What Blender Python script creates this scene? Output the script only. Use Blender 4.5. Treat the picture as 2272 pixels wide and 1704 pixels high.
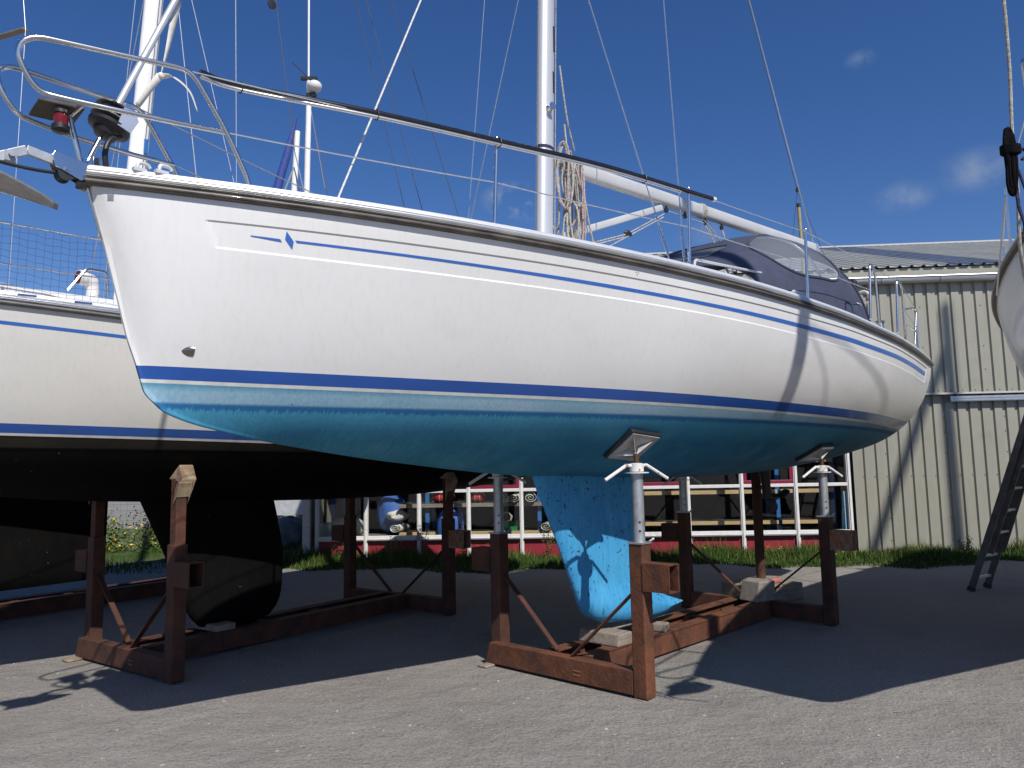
import bpy, bmesh, math, random
import numpy as np
from mathutils import Vector, Matrix, Quaternion
R = math.radians
random.seed(7); rng = np.random.default_rng(7)
for o in list(bpy.data.objects): bpy.data.objects.remove(o)
scn = bpy.context.scene; col = scn.collection

# ------------------------------------------------------------------ camera
EYE = 1.60
cam_d = bpy.data.cameras.new('camera'); cam = bpy.data.objects.new('camera', cam_d); col.objects.link(cam)
_p, _r = R(6.2), R(1.13)
_f = Vector((0, math.cos(_p), math.sin(_p))); _u = Vector((0, -math.sin(_p), math.cos(_p))); _x = Vector((1, 0, 0))
_X = _x*math.cos(_r) - _u*math.sin(_r); _U = _u*math.cos(_r) + _x*math.sin(_r)
_m = Matrix((_X, _U, -_f)).transposed().to_4x4(); _m.translation = (0, 0, EYE)
cam.matrix_world = _m
cam_d.sensor_width = 36; cam_d.lens = 36*1700/2272; cam_d.clip_start = .05; cam_d.clip_end = 3000
scn.camera = cam
# ------------------------------------------------------------------ sky, sun, exposure
SUN_EL, SUN_AZ = 45.0, 153.5          # degrees; azimuth of the sun clockwise from +Y
wld = bpy.data.worlds.new('World'); scn.world = wld; wld.use_nodes = True
wt = wld.node_tree; wt.nodes.clear()
def wn(t, **k):
    n = wt.nodes.new(t)
    for a, v in k.items(): setattr(n, a, v)
    return n
sky = wn('ShaderNodeTexSky', sky_type='NISHITA', sun_disc=False)
sky.sun_elevation = R(SUN_EL); sky.sun_rotation = R(SUN_AZ); sky.air_density = 1.0; sky.dust_density = .15; sky.ozone_density = 3.0
hs = wn('ShaderNodeHueSaturation'); hs.inputs['Saturation'].default_value = 1.2; hs.inputs['Value'].default_value = 1.0
tint = wn('ShaderNodeMix', data_type='RGBA', blend_type='MULTIPLY'); tint.inputs['Factor'].default_value = 1; tint.inputs['B'].default_value = (1.04, 1.01, 1.20, 1)
wt.links.new(sky.outputs[0], tint.inputs['A']); wt.links.new(tint.outputs['Result'], hs.inputs['Color'])
tc = wn('ShaderNodeTexCoord')
nz = wn('ShaderNodeTexNoise'); nz.inputs['Scale'].default_value = 14; nz.inputs['Detail'].default_value = 6; nz.inputs['Roughness'].default_value = .62
wt.links.new(tc.outputs['Generated'], nz.inputs['Vector'])
cur = None
for (dx, dy, dz), rad, amt in (((.010, .943, .334), .040, 1.0), ((.449, .843, .296), .030, .32), ((.512, .801, .311), .040, .32), ((.394, .806, .442), .016, .3),
                               ((.241, .928, .283), .03, .25), ((-.62, .72, .30), .06, .5), ((.80, .50, .33), .07, .5), ((-.2, -.9, .38), .09, .5), ((.95, -.1, .3), .08, .5)):
    sb = wn('ShaderNodeVectorMath', operation='SUBTRACT'); sb.inputs[1].default_value = (dx, dy, dz); wt.links.new(tc.outputs['Generated'], sb.inputs[0])
    ml = wn('ShaderNodeVectorMath', operation='MULTIPLY'); ml.inputs[1].default_value = (.75, .75, 1.35); wt.links.new(sb.outputs[0], ml.inputs[0])
    ln = wn('ShaderNodeVectorMath', operation='LENGTH'); wt.links.new(ml.outputs[0], ln.inputs[0])
    mr = wn('ShaderNodeMapRange', interpolation_type='SMOOTHSTEP'); mr.inputs['From Min'].default_value = rad; mr.inputs['From Max'].default_value = rad*.1
    mr.inputs['To Min'].default_value = 0; mr.inputs['To Max'].default_value = amt*1.7
    wt.links.new(ln.outputs['Value'], mr.inputs['Value'])
    if cur is None: cur = mr.outputs[0]
    else:
        ad = wn('ShaderNodeMath', operation='ADD'); wt.links.new(cur, ad.inputs[0]); wt.links.new(mr.outputs[0], ad.inputs[1]); cur = ad.outputs[0]
nr = wn('ShaderNodeMapRange'); nr.inputs['From Min'].default_value = .38; nr.inputs['From Max'].default_value = .62
wt.links.new(nz.outputs[0], nr.inputs['Value'])
mu = wn('ShaderNodeMath', operation='MULTIPLY', use_clamp=True); wt.links.new(cur, mu.inputs[0]); wt.links.new(nr.outputs[0], mu.inputs[1])
mx = wn('ShaderNodeMix', data_type='RGBA'); mx.inputs['B'].default_value = (3.7, 4.6, 6.2, 1)
wt.links.new(mu.outputs[0], mx.inputs['Factor']); wt.links.new(hs.outputs[0], mx.inputs['A'])
bg = wn('ShaderNodeBackground'); bg.inputs['Strength'].default_value = .080; wt.links.new(mx.outputs['Result'], bg.inputs[0])
wo = wn('ShaderNodeOutputWorld'); wt.links.new(bg.outputs[0], wo.inputs[0])
sd = bpy.data.lights.new('sun', 'SUN'); sd.energy = 5.0; sd.angle = R(.53); sd.color = (1, .96, .90)
sun = bpy.data.objects.new('sun', sd); col.objects.link(sun)
TO_SUN = Vector((math.sin(R(SUN_AZ))*math.cos(R(SUN_EL)), math.cos(R(SUN_AZ))*math.cos(R(SUN_EL)), math.sin(R(SUN_EL))))
sun.rotation_euler = TO_SUN.to_track_quat('Z', 'Y').to_euler(); sun.location = TO_SUN*40
vs = scn.view_settings; vs.view_transform = 'Standard'; vs.look = 'None'; vs.exposure = 0; vs.gamma = 1; vs.use_curve_mapping = False
scn.render.engine = 'CYCLES'

# ------------------------------------------------------------------ materials
MATS = {}
def pm(name, c, rough=.5, metal=0, var=.12, scale=6, c2=None, bump=0, bscale=None, coat=0, spec=.5, stretch=(1, 1, 1), lo=.35, hi=.65, streak=0):
    if name in MATS: return MATS[name]
    m = bpy.data.materials.new(name); m.use_nodes = True; t = m.node_tree; b = t.nodes['Principled BSDF']
    b.inputs['Roughness'].default_value = rough; b.inputs['Metallic'].default_value = metal; b.inputs['Specular IOR Level'].default_value = spec
    if coat: b.inputs['Coat Weight'].default_value = coat; b.inputs['Coat Roughness'].default_value = .05
    c1 = c2 and c or tuple(min(1, x*(1+var)) for x in c); cB = c2 or tuple(x*(1-var) for x in c)
    tcn = t.nodes.new('ShaderNodeTexCoord'); mp = t.nodes.new('ShaderNodeMapping'); mp.inputs['Scale'].default_value = stretch
    t.links.new(tcn.outputs['Object'], mp.inputs[0])
    n = t.nodes.new('ShaderNodeTexNoise'); n.inputs['Scale'].default_value = scale; n.inputs['Detail'].default_value = 6; n.inputs['Roughness'].default_value = .6
    t.links.new(mp.outputs[0], n.inputs['Vector'])
    r = t.nodes.new('ShaderNodeMapRange'); r.inputs['From Min'].default_value = lo; r.inputs['From Max'].default_value = hi; t.links.new(n.outputs[0], r.inputs['Value'])
    x = t.nodes.new('ShaderNodeMix'); x.data_type = 'RGBA'; x.inputs['A'].default_value = (*c1, 1); x.inputs['B'].default_value = (*cB, 1)
    t.links.new(r.outputs[0], x.inputs['Factor']); oc = x.outputs['Result']
    if streak:      # grime runs and scuffs
        for sc_, st_, a0, a1, amt in ((7, (6, 6, .35), .5, .8, streak), (2.2, (1, 1, 2), .55, .8, streak*.8), (55, (1, 1, .6), .66, .72, streak*1.2)):
            mp2 = t.nodes.new('ShaderNodeMapping'); mp2.inputs['Scale'].default_value = st_; t.links.new(tcn.outputs['Object'], mp2.inputs[0])
            n3 = t.nodes.new('ShaderNodeTexNoise'); n3.inputs['Scale'].default_value = sc_; n3.inputs['Detail'].default_value = 5; t.links.new(mp2.outputs[0], n3.inputs['Vector'])
            r3 = t.nodes.new('ShaderNodeMapRange'); r3.inputs['From Min'].default_value = a0; r3.inputs['From Max'].default_value = a1; r3.inputs['To Max'].default_value = amt; t.links.new(n3.outputs[0], r3.inputs['Value'])
            x3 = t.nodes.new('ShaderNodeMix'); x3.data_type = 'RGBA'; x3.inputs['B'].default_value = (c[0]*.42, c[1]*.40, c[2]*.34, 1); t.links.new(r3.outputs[0], x3.inputs['Factor']); t.links.new(oc, x3.inputs['A']); oc = x3.outputs['Result']
    t.links.new(oc, b.inputs['Base Color'])
    if bump:
        n2 = t.nodes.new('ShaderNodeTexNoise'); n2.inputs['Scale'].default_value = bscale or scale*4; n2.inputs['Detail'].default_value = 5; t.links.new(mp.outputs[0], n2.inputs['Vector'])
        bp = t.nodes.new('ShaderNodeBump'); bp.inputs['Strength'].default_value = bump; bp.inputs['Distance'].default_value = .01
        t.links.new(n2.outputs[0], bp.inputs['Height']); t.links.new(bp.outputs[0], b.inputs['Normal'])
    MATS[name] = m; return m
gel = pm('gelcoat_white', (.71, .705, .69), .24, var=.03, scale=1.3, coat=.25, streak=.10)
gel2 = pm('gelcoat_cream', (.68, .665, .625), .25, var=.03, scale=1.3, coat=.2, streak=.10)
deckm = pm('deck_white', (.66, .65, .63), .5, var=.04, scale=5)
bluevinyl = pm('vinyl_blue', (.036, .13, .45), .3, var=.05, scale=3, coat=.2)
banddeep = pm('boot_stripe_blue', (.020, .085, .34), .25, var=.08, scale=3, coat=.25)
whiteline = pm('boot_white', (.62, .62, .58), .35, var=.12, scale=9)
alu = pm('anodised_alloy', (.72, .73, .74), .32, .75, var=.06, scale=4)
toew = pm('toe_rail_alloy', (.72, .72, .71), .30, .35, var=.05, scale=3)
rubb = pm('rub_rail_grey_brown', (.085, .072, .06), .42, 0, var=.5, scale=14, stretch=(.3, 1, 1), coat=.2)
rubtop = pm('rub_rail_grey', (.30, .29, .27), .38, .2, var=.3, scale=10, stretch=(.3, 1, 1))
steel = pm('stainless', (.66, .66, .65), .22, 1, var=.05, scale=6)
wire = pm('rigging_wire', (.62, .63, .64), .35, .9, var=.1, scale=30)
wired = pm('rigging_dark', (.10, .105, .12), .5, .3, var=.1, scale=30)
mastm = pm('mast_alloy', (.66, .66, .66), .33, .45, var=.03, scale=2, stretch=(1, 1, .1))
boomm = pm('boom_alloy', (.54, .54, .53), .42, .2, var=.05, scale=3)
blackm = pm('black_plastic', (.018, .018, .02), .45, var=.3, scale=10)
polem = pm('black_pole', (.012, .012, .016), .22, var=.2, scale=8, coat=.3)
rope = pm('rope_white', (.36, .34, .30), .85, var=.4, scale=60, bump=.5, bscale=160)
ropep = pm('rope_pink', (.38, .29, .27), .85, var=.35, scale=60, bump=.5, bscale=160)
ropeb = pm('rope_black', (.006, .006, .008), .95, spec=.1, var=.3, scale=80, bump=.6, bscale=200)
roped = pm('rope_navy', (.02, .022, .07), .8, var=.3, scale=80, bump=.5, bscale=200)
canvas = pm('canvas_navy', (.040, .048, .085), .85, var=.14, scale=9, bump=.25, bscale=120)
galv = pm('galvanised', (.42, .44, .46), .48, .7, var=.16, scale=18)
rust = pm('rusty_steel', (.150, .050, .020), .8, 0, scale=7, c2=(.062, .024, .013), bump=.5, bscale=45, streak=.35)
rustd = pm('rusty_steel_dark', (.10, .035, .020), .8, .1, scale=6, c2=(.045, .020, .014), bump=.35, bscale=60)  # darker rust; on the two left cradles it stands in for shade
rustf = pm('flaking_rust', (.30, .10, .035), .85, 0, scale=22, c2=(.22, .20, .17), bump=.6, bscale=50, lo=.48, hi=.56)
wood = pm('weathered_wood', (.30, .25, .20), .85, 0, scale=5, c2=(.17, .14, .11), bump=.4, bscale=30, stretch=(1, 6, 6))
pine = pm('pine_board', (.58, .42, .21), .7, 0, scale=6, c2=(.44, .30, .14), stretch=(.6, 6, 6))
palewood = pm('pale_wood', (.30, .24, .17), .85, 0, scale=9, c2=(.15, .09, .05), bump=.3)
padm = pm('pad_face', (.35, .35, .34), .6, 0, var=.2, scale=12)
whitep = pm('white_paint', (.66, .65, .63), .45, var=.07, scale=14)
chipw = pm('chipped_white_paint', (.64, .63, .61), .55, scale=30, c2=(.25, .15, .10), lo=.60, hi=.66)
red = pm('crimson_paint', (.23, .018, .030), .5, var=.12, scale=7)
maroon = pm('maroon_frame', (.20, .014, .045), .4, var=.1, scale=9)
clad = pm('cladding_cream', (.295, .288, .235), .45, .1, var=.06, scale=2.2, stretch=(1, 1, .3), streak=.22)
cladw = pm('flashing_white', (.46, .455, .42), .45, var=.05, scale=5)
roofm = pm('roof_sheet', (.42, .42, .37), .5, .0, var=.12, scale=1.5, stretch=(2, .3, 1))
rooflight = pm('rooflight_sheet', (.17, .20, .25), .45, 0, var=.15, scale=2)
zinc = pm('zinc_gutter', (.48, .50, .52), .35, .75, var=.08, scale=6)
screwm = pm('screw_dark', (.05, .048, .045), .5, .5)
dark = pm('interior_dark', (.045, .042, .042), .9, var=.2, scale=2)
shelfblue = pm('rack_blue', (.025, .13, .36), .45, var=.1, scale=5)
bagblue = pm('bag_blue', (.035, .12, .40), .7, var=.15, scale=9, bump=.3)
bagred = pm('bag_red', (.36, .018, .016), .7, var=.2, scale=9, bump=.3)
sailw = pm('sailcloth', (.58, .58, .52), .6, var=.12, scale=8, bump=.2)
tubm = pm('pale_green_plastic', (.50, .58, .54), .4, var=.1, scale=4)
green = pm('green_plastic', (.02, .20, .06), .45, var=.1)
mask = pm('mast_white', (.78, .78, .76), .4, var=.05, scale=2)
bluesail = pm('furled_blue', (.03, .06, .26), .7, var=.15, scale=10)
stone = pm('concrete_block', (.21, .19, .165), .9, var=.2, scale=12, bump=.4, bscale=60)
ladm = pm('ladder_grimy_alloy', (.11, .105, .10), .55, .3, var=.25, scale=10)
rungm = pm('ladder_rung', (.42, .42, .40), .45, .5, var=.2, scale=10)
glow_red = pm('nav_lens_red', (.16, .01, .012), .15, coat=.5)
pinkbrick = pm('painted_wedge', (.40, .13, .10), .7, var=.2, scale=14)

def antifoul(name, lo, hi, scum, line, zt, zl, keelish=False):
    m = bpy.data.materials.new(name); m.use_nodes = True; t = m.node_tree; b = t.nodes['Principled BSDF']; L = t.links.new
    b.inputs['Roughness'].default_value = .62; b.inputs['Specular IOR Level'].default_value = .2 if lo[2] > .05 else .04
    def N(k, **kw):
        n = t.nodes.new(k)
        for a_, v in kw.items(): setattr(n, a_, v)
        return n
    tcn = N('ShaderNodeTexCoord'); sx = N('ShaderNodeSeparateXYZ'); L(tcn.outputs['Object'], sx.inputs[0])
    def noise(sc, st, det=6):
        mp = N('ShaderNodeMapping'); mp.inputs['Scale'].default_value = st; L(tcn.outputs['Object'], mp.inputs[0])
        n = N('ShaderNodeTexNoise'); n.inputs['Scale'].default_value = sc; n.inputs['Detail'].default_value = det; n.inputs['Roughness'].default_value = .62; L(mp.outputs[0], n.inputs['Vector']); return n.outputs[0]
    def rng_(v, a_, b_, c_=0., d_=1., sm=False):
        r = N('ShaderNodeMapRange'); r.inputs['From Min'].default_value = a_; r.inputs['From Max'].default_value = b_; r.inputs['To Min'].default_value = c_; r.inputs['To Max'].default_value = d_
        if sm: r.interpolation_type = 'SMOOTHSTEP'
        L(v, r.inputs['Value']); return r.outputs[0]
    def mixc(f, A, Bc):
        x = N('ShaderNodeMix', data_type='RGBA'); L(f, x.inputs['Factor'])
        for s_, v in (('A', A), ('B', Bc)):
            if isinstance(v, tuple): x.inputs[s_].default_value = (*v, 1)
            else: L(v, x.inputs[s_])
        return x.outputs['Result']
    def mth(op, a_, b_):
        x = N('ShaderNodeMath', operation=op, use_clamp=(op != 'SUBTRACT' and op != 'ADD'))
        for i, v in enumerate((a_, b_)):
            if isinstance(v, (int, float)): x.inputs[i].default_value = v
            else: L(v, x.inputs[i])
        return x.outputs[0]
    patch = noise(1.6, (1, 1, 1)); streak = noise(9, (7, 1, .5)); fine = noise(70, (1, 1, .35)); vs_ = noise(26, (5, .4, .25), 3)
    c = mixc(rng_(patch, .38, .64), lo, hi)
    c = mixc(rng_(streak, .42, .75, 0, .55), c, tuple(x*.62 for x in lo))
    chalk = noise(3.2, (1.6, 1, .7)); c = mixc(rng_(chalk, .54, .74, 0, .38), c, tuple(min(1, x*1.3+.09) for x in lo) if max(lo) > .05 else tuple(x*2 for x in lo))
    if not keelish:
        upper_pale = mth('MULTIPLY', rng_(mth('ADD', sx.outputs['Z'], mth('MULTIPLY', mth('SUBTRACT', streak, .5), .06)), 1.76, 1.93), .6); c = mixc(upper_pale, c, tuple(min(1, x*1.45+.035) for x in hi) if hi[2] > .05 else tuple(x*1.6 for x in hi))  # paler blend towards the waterline
        # washed-out scum band under the waterline, dark line with runs below it
        zz = mth('ADD', sx.outputs['Z'], mth('MULTIPLY', mth('SUBTRACT', streak, .5), .02))
        sc = mth('MULTIPLY', rng_(zz, zl-.004, zl+.02), rng_(patch, .25, .6, .45, .95))
        c = mixc(sc, c, scum)
        top = mth('MULTIPLY', rng_(zz, zt-.035, zt-.005), .7); c = mixc(top, c, hi)
        run = mth('ADD', sx.outputs['Z'], mth('MULTIPLY', vs_, .075))
        ln = mth('MULTIPLY', rng_(run, zl+.012, zl+.024), rng_(sx.outputs['Z'], zl+.016, zl+.004)); c = mixc(mth('MULTIPLY', ln, .8), c, line)
    # bare chips
    chip = noise(30, (1, 1, 1), 3); c = mixc(rng_(chip, .625 if keelish else .72, .65 if keelish else .74), c, (.03, .035, .04) if keelish else (.10, .22, .26))
    c = mixc(rng_(fine, .4, .7, 0, .22), c, tuple(x*.55 for x in lo))
    L(c, b.inputs['Base Color'])
    bp = N('ShaderNodeBump'); bp.inputs['Strength'].default_value = .25; bp.inputs['Distance'].default_value = .004; L(fine, bp.inputs['Height']); L(bp.outputs[0], b.inputs['Normal'])
    MATS[name] = m; return m
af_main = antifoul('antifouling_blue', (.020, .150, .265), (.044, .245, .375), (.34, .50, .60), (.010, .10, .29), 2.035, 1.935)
af_keel = antifoul('antifouling_keel_blue', (.050, .29, .56), (.068, .35, .62), (.3, .4, .45), (.02, .1, .3), 9, 9, True)
af_black = antifoul('antifouling_black', (.005, .005, .0055), (.008, .0075, .007), (.036, .032, .026), (.004, .004, .004), 2.035, 1.93)

def glassmat():
    m = bpy.data.materials.new('window_glass'); m.use_nodes = True; t = m.node_tree; t.nodes.clear()
    tr = t.nodes.new('ShaderNodeBsdfTransparent'); tr.inputs[0].default_value = (.965, .975, .97, 1)
    gl = t.nodes.new('ShaderNodeBsdfGlossy'); gl.inputs['Roughness'].default_value = .02
    lw = t.nodes.new('ShaderNodeLayerWeight'); pw = t.nodes.new('ShaderNodeMath'); pw.operation = 'POWER'; pw.inputs[1].default_value = 4; t.links.new(lw.outputs['Facing'], pw.inputs[0]); fr = t.nodes.new('ShaderNodeMath'); fr.operation = 'MULTIPLY_ADD'; fr.inputs[1].default_value = .8; fr.inputs[2].default_value = .035; t.links.new(pw.outputs[0], fr.inputs[0])
    mxx = t.nodes.new('ShaderNodeMixShader'); o = t.nodes.new('ShaderNodeOutputMaterial')
    t.links.new(fr.outputs[0], mxx.inputs[0]); t.links.new(tr.outputs[0], mxx.inputs[1]); t.links.new(gl.outputs[0], mxx.inputs[2]); t.links.new(mxx.outputs[0], o.inputs[0]); return m
glass = glassmat()
def vinylwin():
    m = bpy.data.materials.new('clear_vinyl'); m.use_nodes = True; t = m.node_tree; t.nodes.clear()
    tr = t.nodes.new('ShaderNodeBsdfTransparent'); tr.inputs[0].default_value = (.78, .80, .82, 1)
    df = t.nodes.new('ShaderNodeBsdfPrincipled'); df.inputs['Base Color'].default_value = (.42, .46, .52, 1); df.inputs['Roughness'].default_value = .12
    mxx = t.nodes.new('ShaderNodeMixShader'); mxx.inputs[0].default_value = .32; o = t.nodes.new('ShaderNodeOutputMaterial')
    t.links.new(tr.outputs[0], mxx.inputs[1]); t.links.new(df.outputs[0], mxx.inputs[2]); t.links.new(mxx.outputs[0], o.inputs[0]); return m
vinyl = vinylwin()

# ------------------------------------------------------------------ mesh helpers
class MB:
    def __init__(s): s.v = []; s.f = []
    def add(s, v, f):
        k = len(s.v); s.v += [tuple(map(float, p)) for p in v]; s.f += [tuple(k+i for i in q) for q in f]; return s
    def box(s, c, h, ax=None):
        A = ax or (Vector((1, 0, 0)), Vector((0, 1, 0)), Vector((0, 0, 1))); c = Vector(c)
        v = [c + A[0]*(h[0]*i) + A[1]*(h[1]*j) + A[2]*(h[2]*k) for i in (-1, 1) for j in (-1, 1) for k in (-1, 1)]
        return s.add(v, [(0, 1, 3, 2), (4, 6, 7, 5), (0, 4, 5, 1), (2, 3, 7, 6), (0, 2, 6, 4), (1, 5, 7, 3)])
    def bar(s, a, b, w, h, up=(0, 0, 1)):
        a, b = Vector(a), Vector(b); d = (b-a); L = d.length; d.normalize(); u = Vector(up); y = u.cross(d)
        if y.length < 1e-4: y = Vector((1, 0, 0)).cross(d)
        y.normalize(); z = d.cross(y)
        return s.box((a+b)/2, (L/2, w/2, h/2), (d, y, z))
    def tube(s, pts, r, n=8, closed=False):
        P = [Vector(p) for p in pts]; m = len(P); rr = r if hasattr(r, '__len__') else [r]*m
        T = []
        for i in range(m):
            a = P[i-1] if (i or closed) else P[0]; b = P[(i+1) % m] if (i < m-1 or closed) else P[-1]
            T.append((b-a).normalized() if (b-a).length > 1e-9 else Vector((0, 0, 1)))
        u = T[0].orthogonal().normalized(); v = []; f = []
        for i in range(m):
            u = (u - T[i]*u.dot(T[i]));
            if u.length < 1e-6: u = T[i].orthogonal()
            u.normalize(); w = T[i].cross(u)
            v += [P[i] + (u*math.cos(2*math.pi*k/n) + w*math.sin(2*math.pi*k/n))*rr[i] for k in range(n)]
        for i in range(m if closed else m-1):
            j = (i+1) % m
            f += [(i*n+k, i*n+(k+1) % n, j*n+(k+1) % n, j*n+k) for k in range(n)]
        if not closed: f += [tuple(range(n))[::-1], tuple((m-1)*n+k for k in range(n))]
        return s.add(v, f)
    def lathe(s, prof, o=(0, 0, 0), axis=(0, 0, 1), n=16, cap=True):
        ax = Vector(axis).normalized(); u = ax.orthogonal().normalized(); w = ax.cross(u); o = Vector(o); v = []; f = []
        for r_, z in prof: v += [o + ax*z + (u*math.cos(2*math.pi*k/n) + w*math.sin(2*math.pi*k/n))*r_ for k in range(n)]
        for i in range(len(prof)-1): f += [(i*n+k, i*n+(k+1) % n, (i+1)*n+(k+1) % n, (i+1)*n+k) for k in range(n)]
        if cap: f += [tuple(range(n))[::-1], tuple((len(prof)-1)*n+k for k in range(n))]
        return s.add(v, f)
    def grid(s, rows, wrap=False, flip=False):
        n = len(rows[0]); v = [p for r_ in rows for p in r_]; f = []
        for i in range(len(rows)-1):
            for k in range(n if wrap else n-1):
                q = (i*n+k, i*n+(k+1) % n, (i+1)*n+(k+1) % n, (i+1)*n+k); f.append(q[::-1] if flip else q)
        return s.add(v, f)
    def sphere(s, c, r, n=12, m=8, sc=(1, 1, 1)):
        c = Vector(c); rows = []
        for i in range(m+1):
            th = math.pi*i/m; rows.append([c + Vector((sc[0]*r*math.sin(th)*math.cos(2*math.pi*k/n), sc[1]*r*math.sin(th)*math.sin(2*math.pi*k/n), -sc[2]*r*math.cos(th))) for k in range(n)])
        return s.grid(rows, wrap=True)
    def prism(s, poly, d, o=(0, 0, 0)):
        d = Vector(d); o = Vector(o); n = len(poly); A = [o+Vector(p) for p in poly]; Bv = [p+d for p in A]
        return s.add(A+Bv, [tuple(range(n))[::-1], tuple(range(n, 2*n))] + [(i, (i+1) % n, n+(i+1) % n, n+i) for i in range(n)])
    def build(s, name, m, parent=None, smooth=True, ang=40, bevel=0, solid=0):
        me = bpy.data.meshes.new(name); me.from_pydata(s.v, [], s.f); me.update()
        bm = bmesh.new(); bm.from_mesh(me)
        bmesh.ops.remove_doubles(bm, verts=bm.verts, dist=1e-6)
        bmesh.ops.recalc_face_normals(bm, faces=bm.faces); bm.to_mesh(me); bm.free()
        if m: me.materials.append(m)
        if smooth:
            me.polygons.foreach_set('use_smooth', [True]*len(me.polygons)); me.set_sharp_from_angle(angle=R(ang))
        o = bpy.data.objects.new(name, me); col.objects.link(o)
        if parent: o.parent = parent
        if bevel:
            bv = o.modifiers.new('bevel', 'BEVEL'); bv.width = bevel; bv.segments = 2; bv.limit_method = 'ANGLE'; bv.angle_limit = R(45)
        if solid:
            so = o.modifiers.new('solid', 'SOLIDIFY'); so.thickness = solid; so.offset = 0
        return o
def tag(o, label, cat, group=None, kind=None):
    if label: o['label'] = label
    if cat: o['category'] = cat
    if group: o['group'] = group
    if kind: o['kind'] = kind
    return o
def empty(name, loc=(0, 0, 0), rz=0, label=None, cat=None, group=None):
    o = bpy.data.objects.new(name, None); col.objects.link(o); o.location = loc; o.rotation_euler = (0, 0, rz); o.empty_display_size = .2
    return tag(o, label, cat, group)
def bend(pts, r=.05, n=5):
    P = [Vector(p) for p in pts]; out = [P[0]]
    for i in range(1, len(P)-1):
        a, b, c = P[i-1], P[i], P[i+1]; d1 = min(r, (a-b).length*.49); d2 = min(r, (c-b).length*.49)
        p, q = b+(a-b).normalized()*d1, b+(c-b).normalized()*d2
        out += [p*(1-t)**2 + b*2*t*(1-t) + q*t*t for t in [k/n for k in range(n+1)]]
    return out + [P[-1]]
def curve(pts, n=8):      # Catmull-Rom through the points
    P = [Vector(p) for p in pts]; P = [P[0]*2-P[1]] + P + [P[-1]*2-P[-2]]; out = []
    for i in range(1, len(P)-2):
        for k in range(n):
            t = k/n; a, b, c, d = P[i-1:i+3]
            out.append(.5*((2*b) + (c-a)*t + (2*a-5*b+4*c-d)*t*t + (-a+3*b-3*c+d)*t**3))
    return out + [P[-2]]
def pchip(xs, ys):
    xs = np.array(xs, float); ys = np.array(ys, float); h = np.diff(xs); d = np.diff(ys)/h; m = np.zeros(len(xs)); m[0] = d[0]; m[-1] = d[-1]
    for i in range(1, len(xs)-1):
        if d[i-1]*d[i] > 0:
            w1 = 2*h[i]+h[i-1]; w2 = h[i]+2*h[i-1]; m[i] = (w1+w2)/(w1/d[i-1]+w2/d[i])
    def g(x):
        x = np.clip(np.asarray(x, float), xs[0], xs[-1]); i = np.clip(np.searchsorted(xs, x)-1, 0, len(h)-1)
        t = (x-xs[i])/h[i]; t2 = t*t; t3 = t2*t
        return (2*t3-3*t2+1)*ys[i]+(t3-2*t2+t)*h[i]*m[i]+(-2*t3+3*t2)*ys[i+1]+(t3-t2)*h[i]*m[i+1]
    return g
# ------------------------------------------------------------------ ground
def groundmat():
    m = bpy.data.materials.new('yard_gravel_asphalt'); m.use_nodes = True; t = m.node_tree; b = t.nodes['Principled BSDF']; L = t.links.new
    b.inputs['Roughness'].default_value = .92; b.inputs['Specular IOR Level'].default_value = .25
    tcn = t.nodes.new('ShaderNodeTexCoord')
    def noise(sc, det=6, ro=.6):
        n = t.nodes.new('ShaderNodeTexNoise'); n.inputs['Scale'].default_value = sc; n.inputs['Detail'].default_value = det; n.inputs['Roughness'].default_value = ro; L(tcn.outputs['Object'], n.inputs['Vector']); return n.outputs[0]
    def rg(v, a, b_, c=0, d=1):
        r = t.nodes.new('ShaderNodeMapRange'); r.inputs['From Min'].default_value = a; r.inputs['From Max'].default_value = b_; r.inputs['To Min'].default_value = c; r.inputs['To Max'].default_value = d; L(v, r.inputs['Value']); return r.outputs[0]
    def mix(f, A, B_):
        x = t.nodes.new('ShaderNodeMix'); x.data_type = 'RGBA'; L(f, x.inputs['Factor'])
        for s, v in (('A', A), ('B', B_)):
            if isinstance(v, tuple): x.inputs[s].default_value = (*v, 1)
            else: L(v, x.inputs[s])
        return x.outputs['Result']
    big = noise(.55, 5); mid = noise(3.5, 6); fine = noise(42, 4, .75); grit = noise(95, 2, .8); stain = noise(1.15, 7, .7)
    c = mix(rg(big, .35, .65), (.240, .219, .193), (.292, .272, .247))
    c = mix(rg(mid, .45, .72, 0, .55), c, (.285, .265, .243))
    c = mix(rg(stain, .52, .70, 0, .45), c, (.30, .275, .245)); c = mix(rg(stain, .46, .30, 0, .40), c, (.135, .122, .112))
    c = mix(rg(fine, .46, .68, 0, .80), c, (.130, .118, .105))
    c = mix(rg(grit, .57, .70, 0, .8), c, (.42, .40, .375))
    vo = t.nodes.new('ShaderNodeTexVoronoi'); vo.inputs['Scale'].default_value = 55; L(tcn.outputs['Object'], vo.inputs['Vector'])
    c = mix(rg(vo.outputs['Distance'], .10, .18, .45, 0), c, (.36, .345, .33))
    L(c, b.inputs['Base Color'])
    ad = t.nodes.new('ShaderNodeMath'); ad.operation = 'ADD'; L(fine, ad.inputs[0]); L(rg(mid, .2, .8, 0, 2.5), ad.inputs[1])
    bp = t.nodes.new('ShaderNodeBump'); bp.inputs['Strength'].default_value = .9; bp.inputs['Distance'].default_value = .018; L(ad.outputs[0], bp.inputs['Height']); L(bp.outputs[0], b.inputs['Normal'])
    return m
g = MB(); g.grid([[(x, y, 0) for x in (-900, -40, -12, 0, 12, 40, 900)] for y in (-900, -30, 0, 12, 30, 900)])
ground = g.build('ground', groundmat(), smooth=False); tag(ground, None, None, kind='structure')
g = MB()
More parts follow.
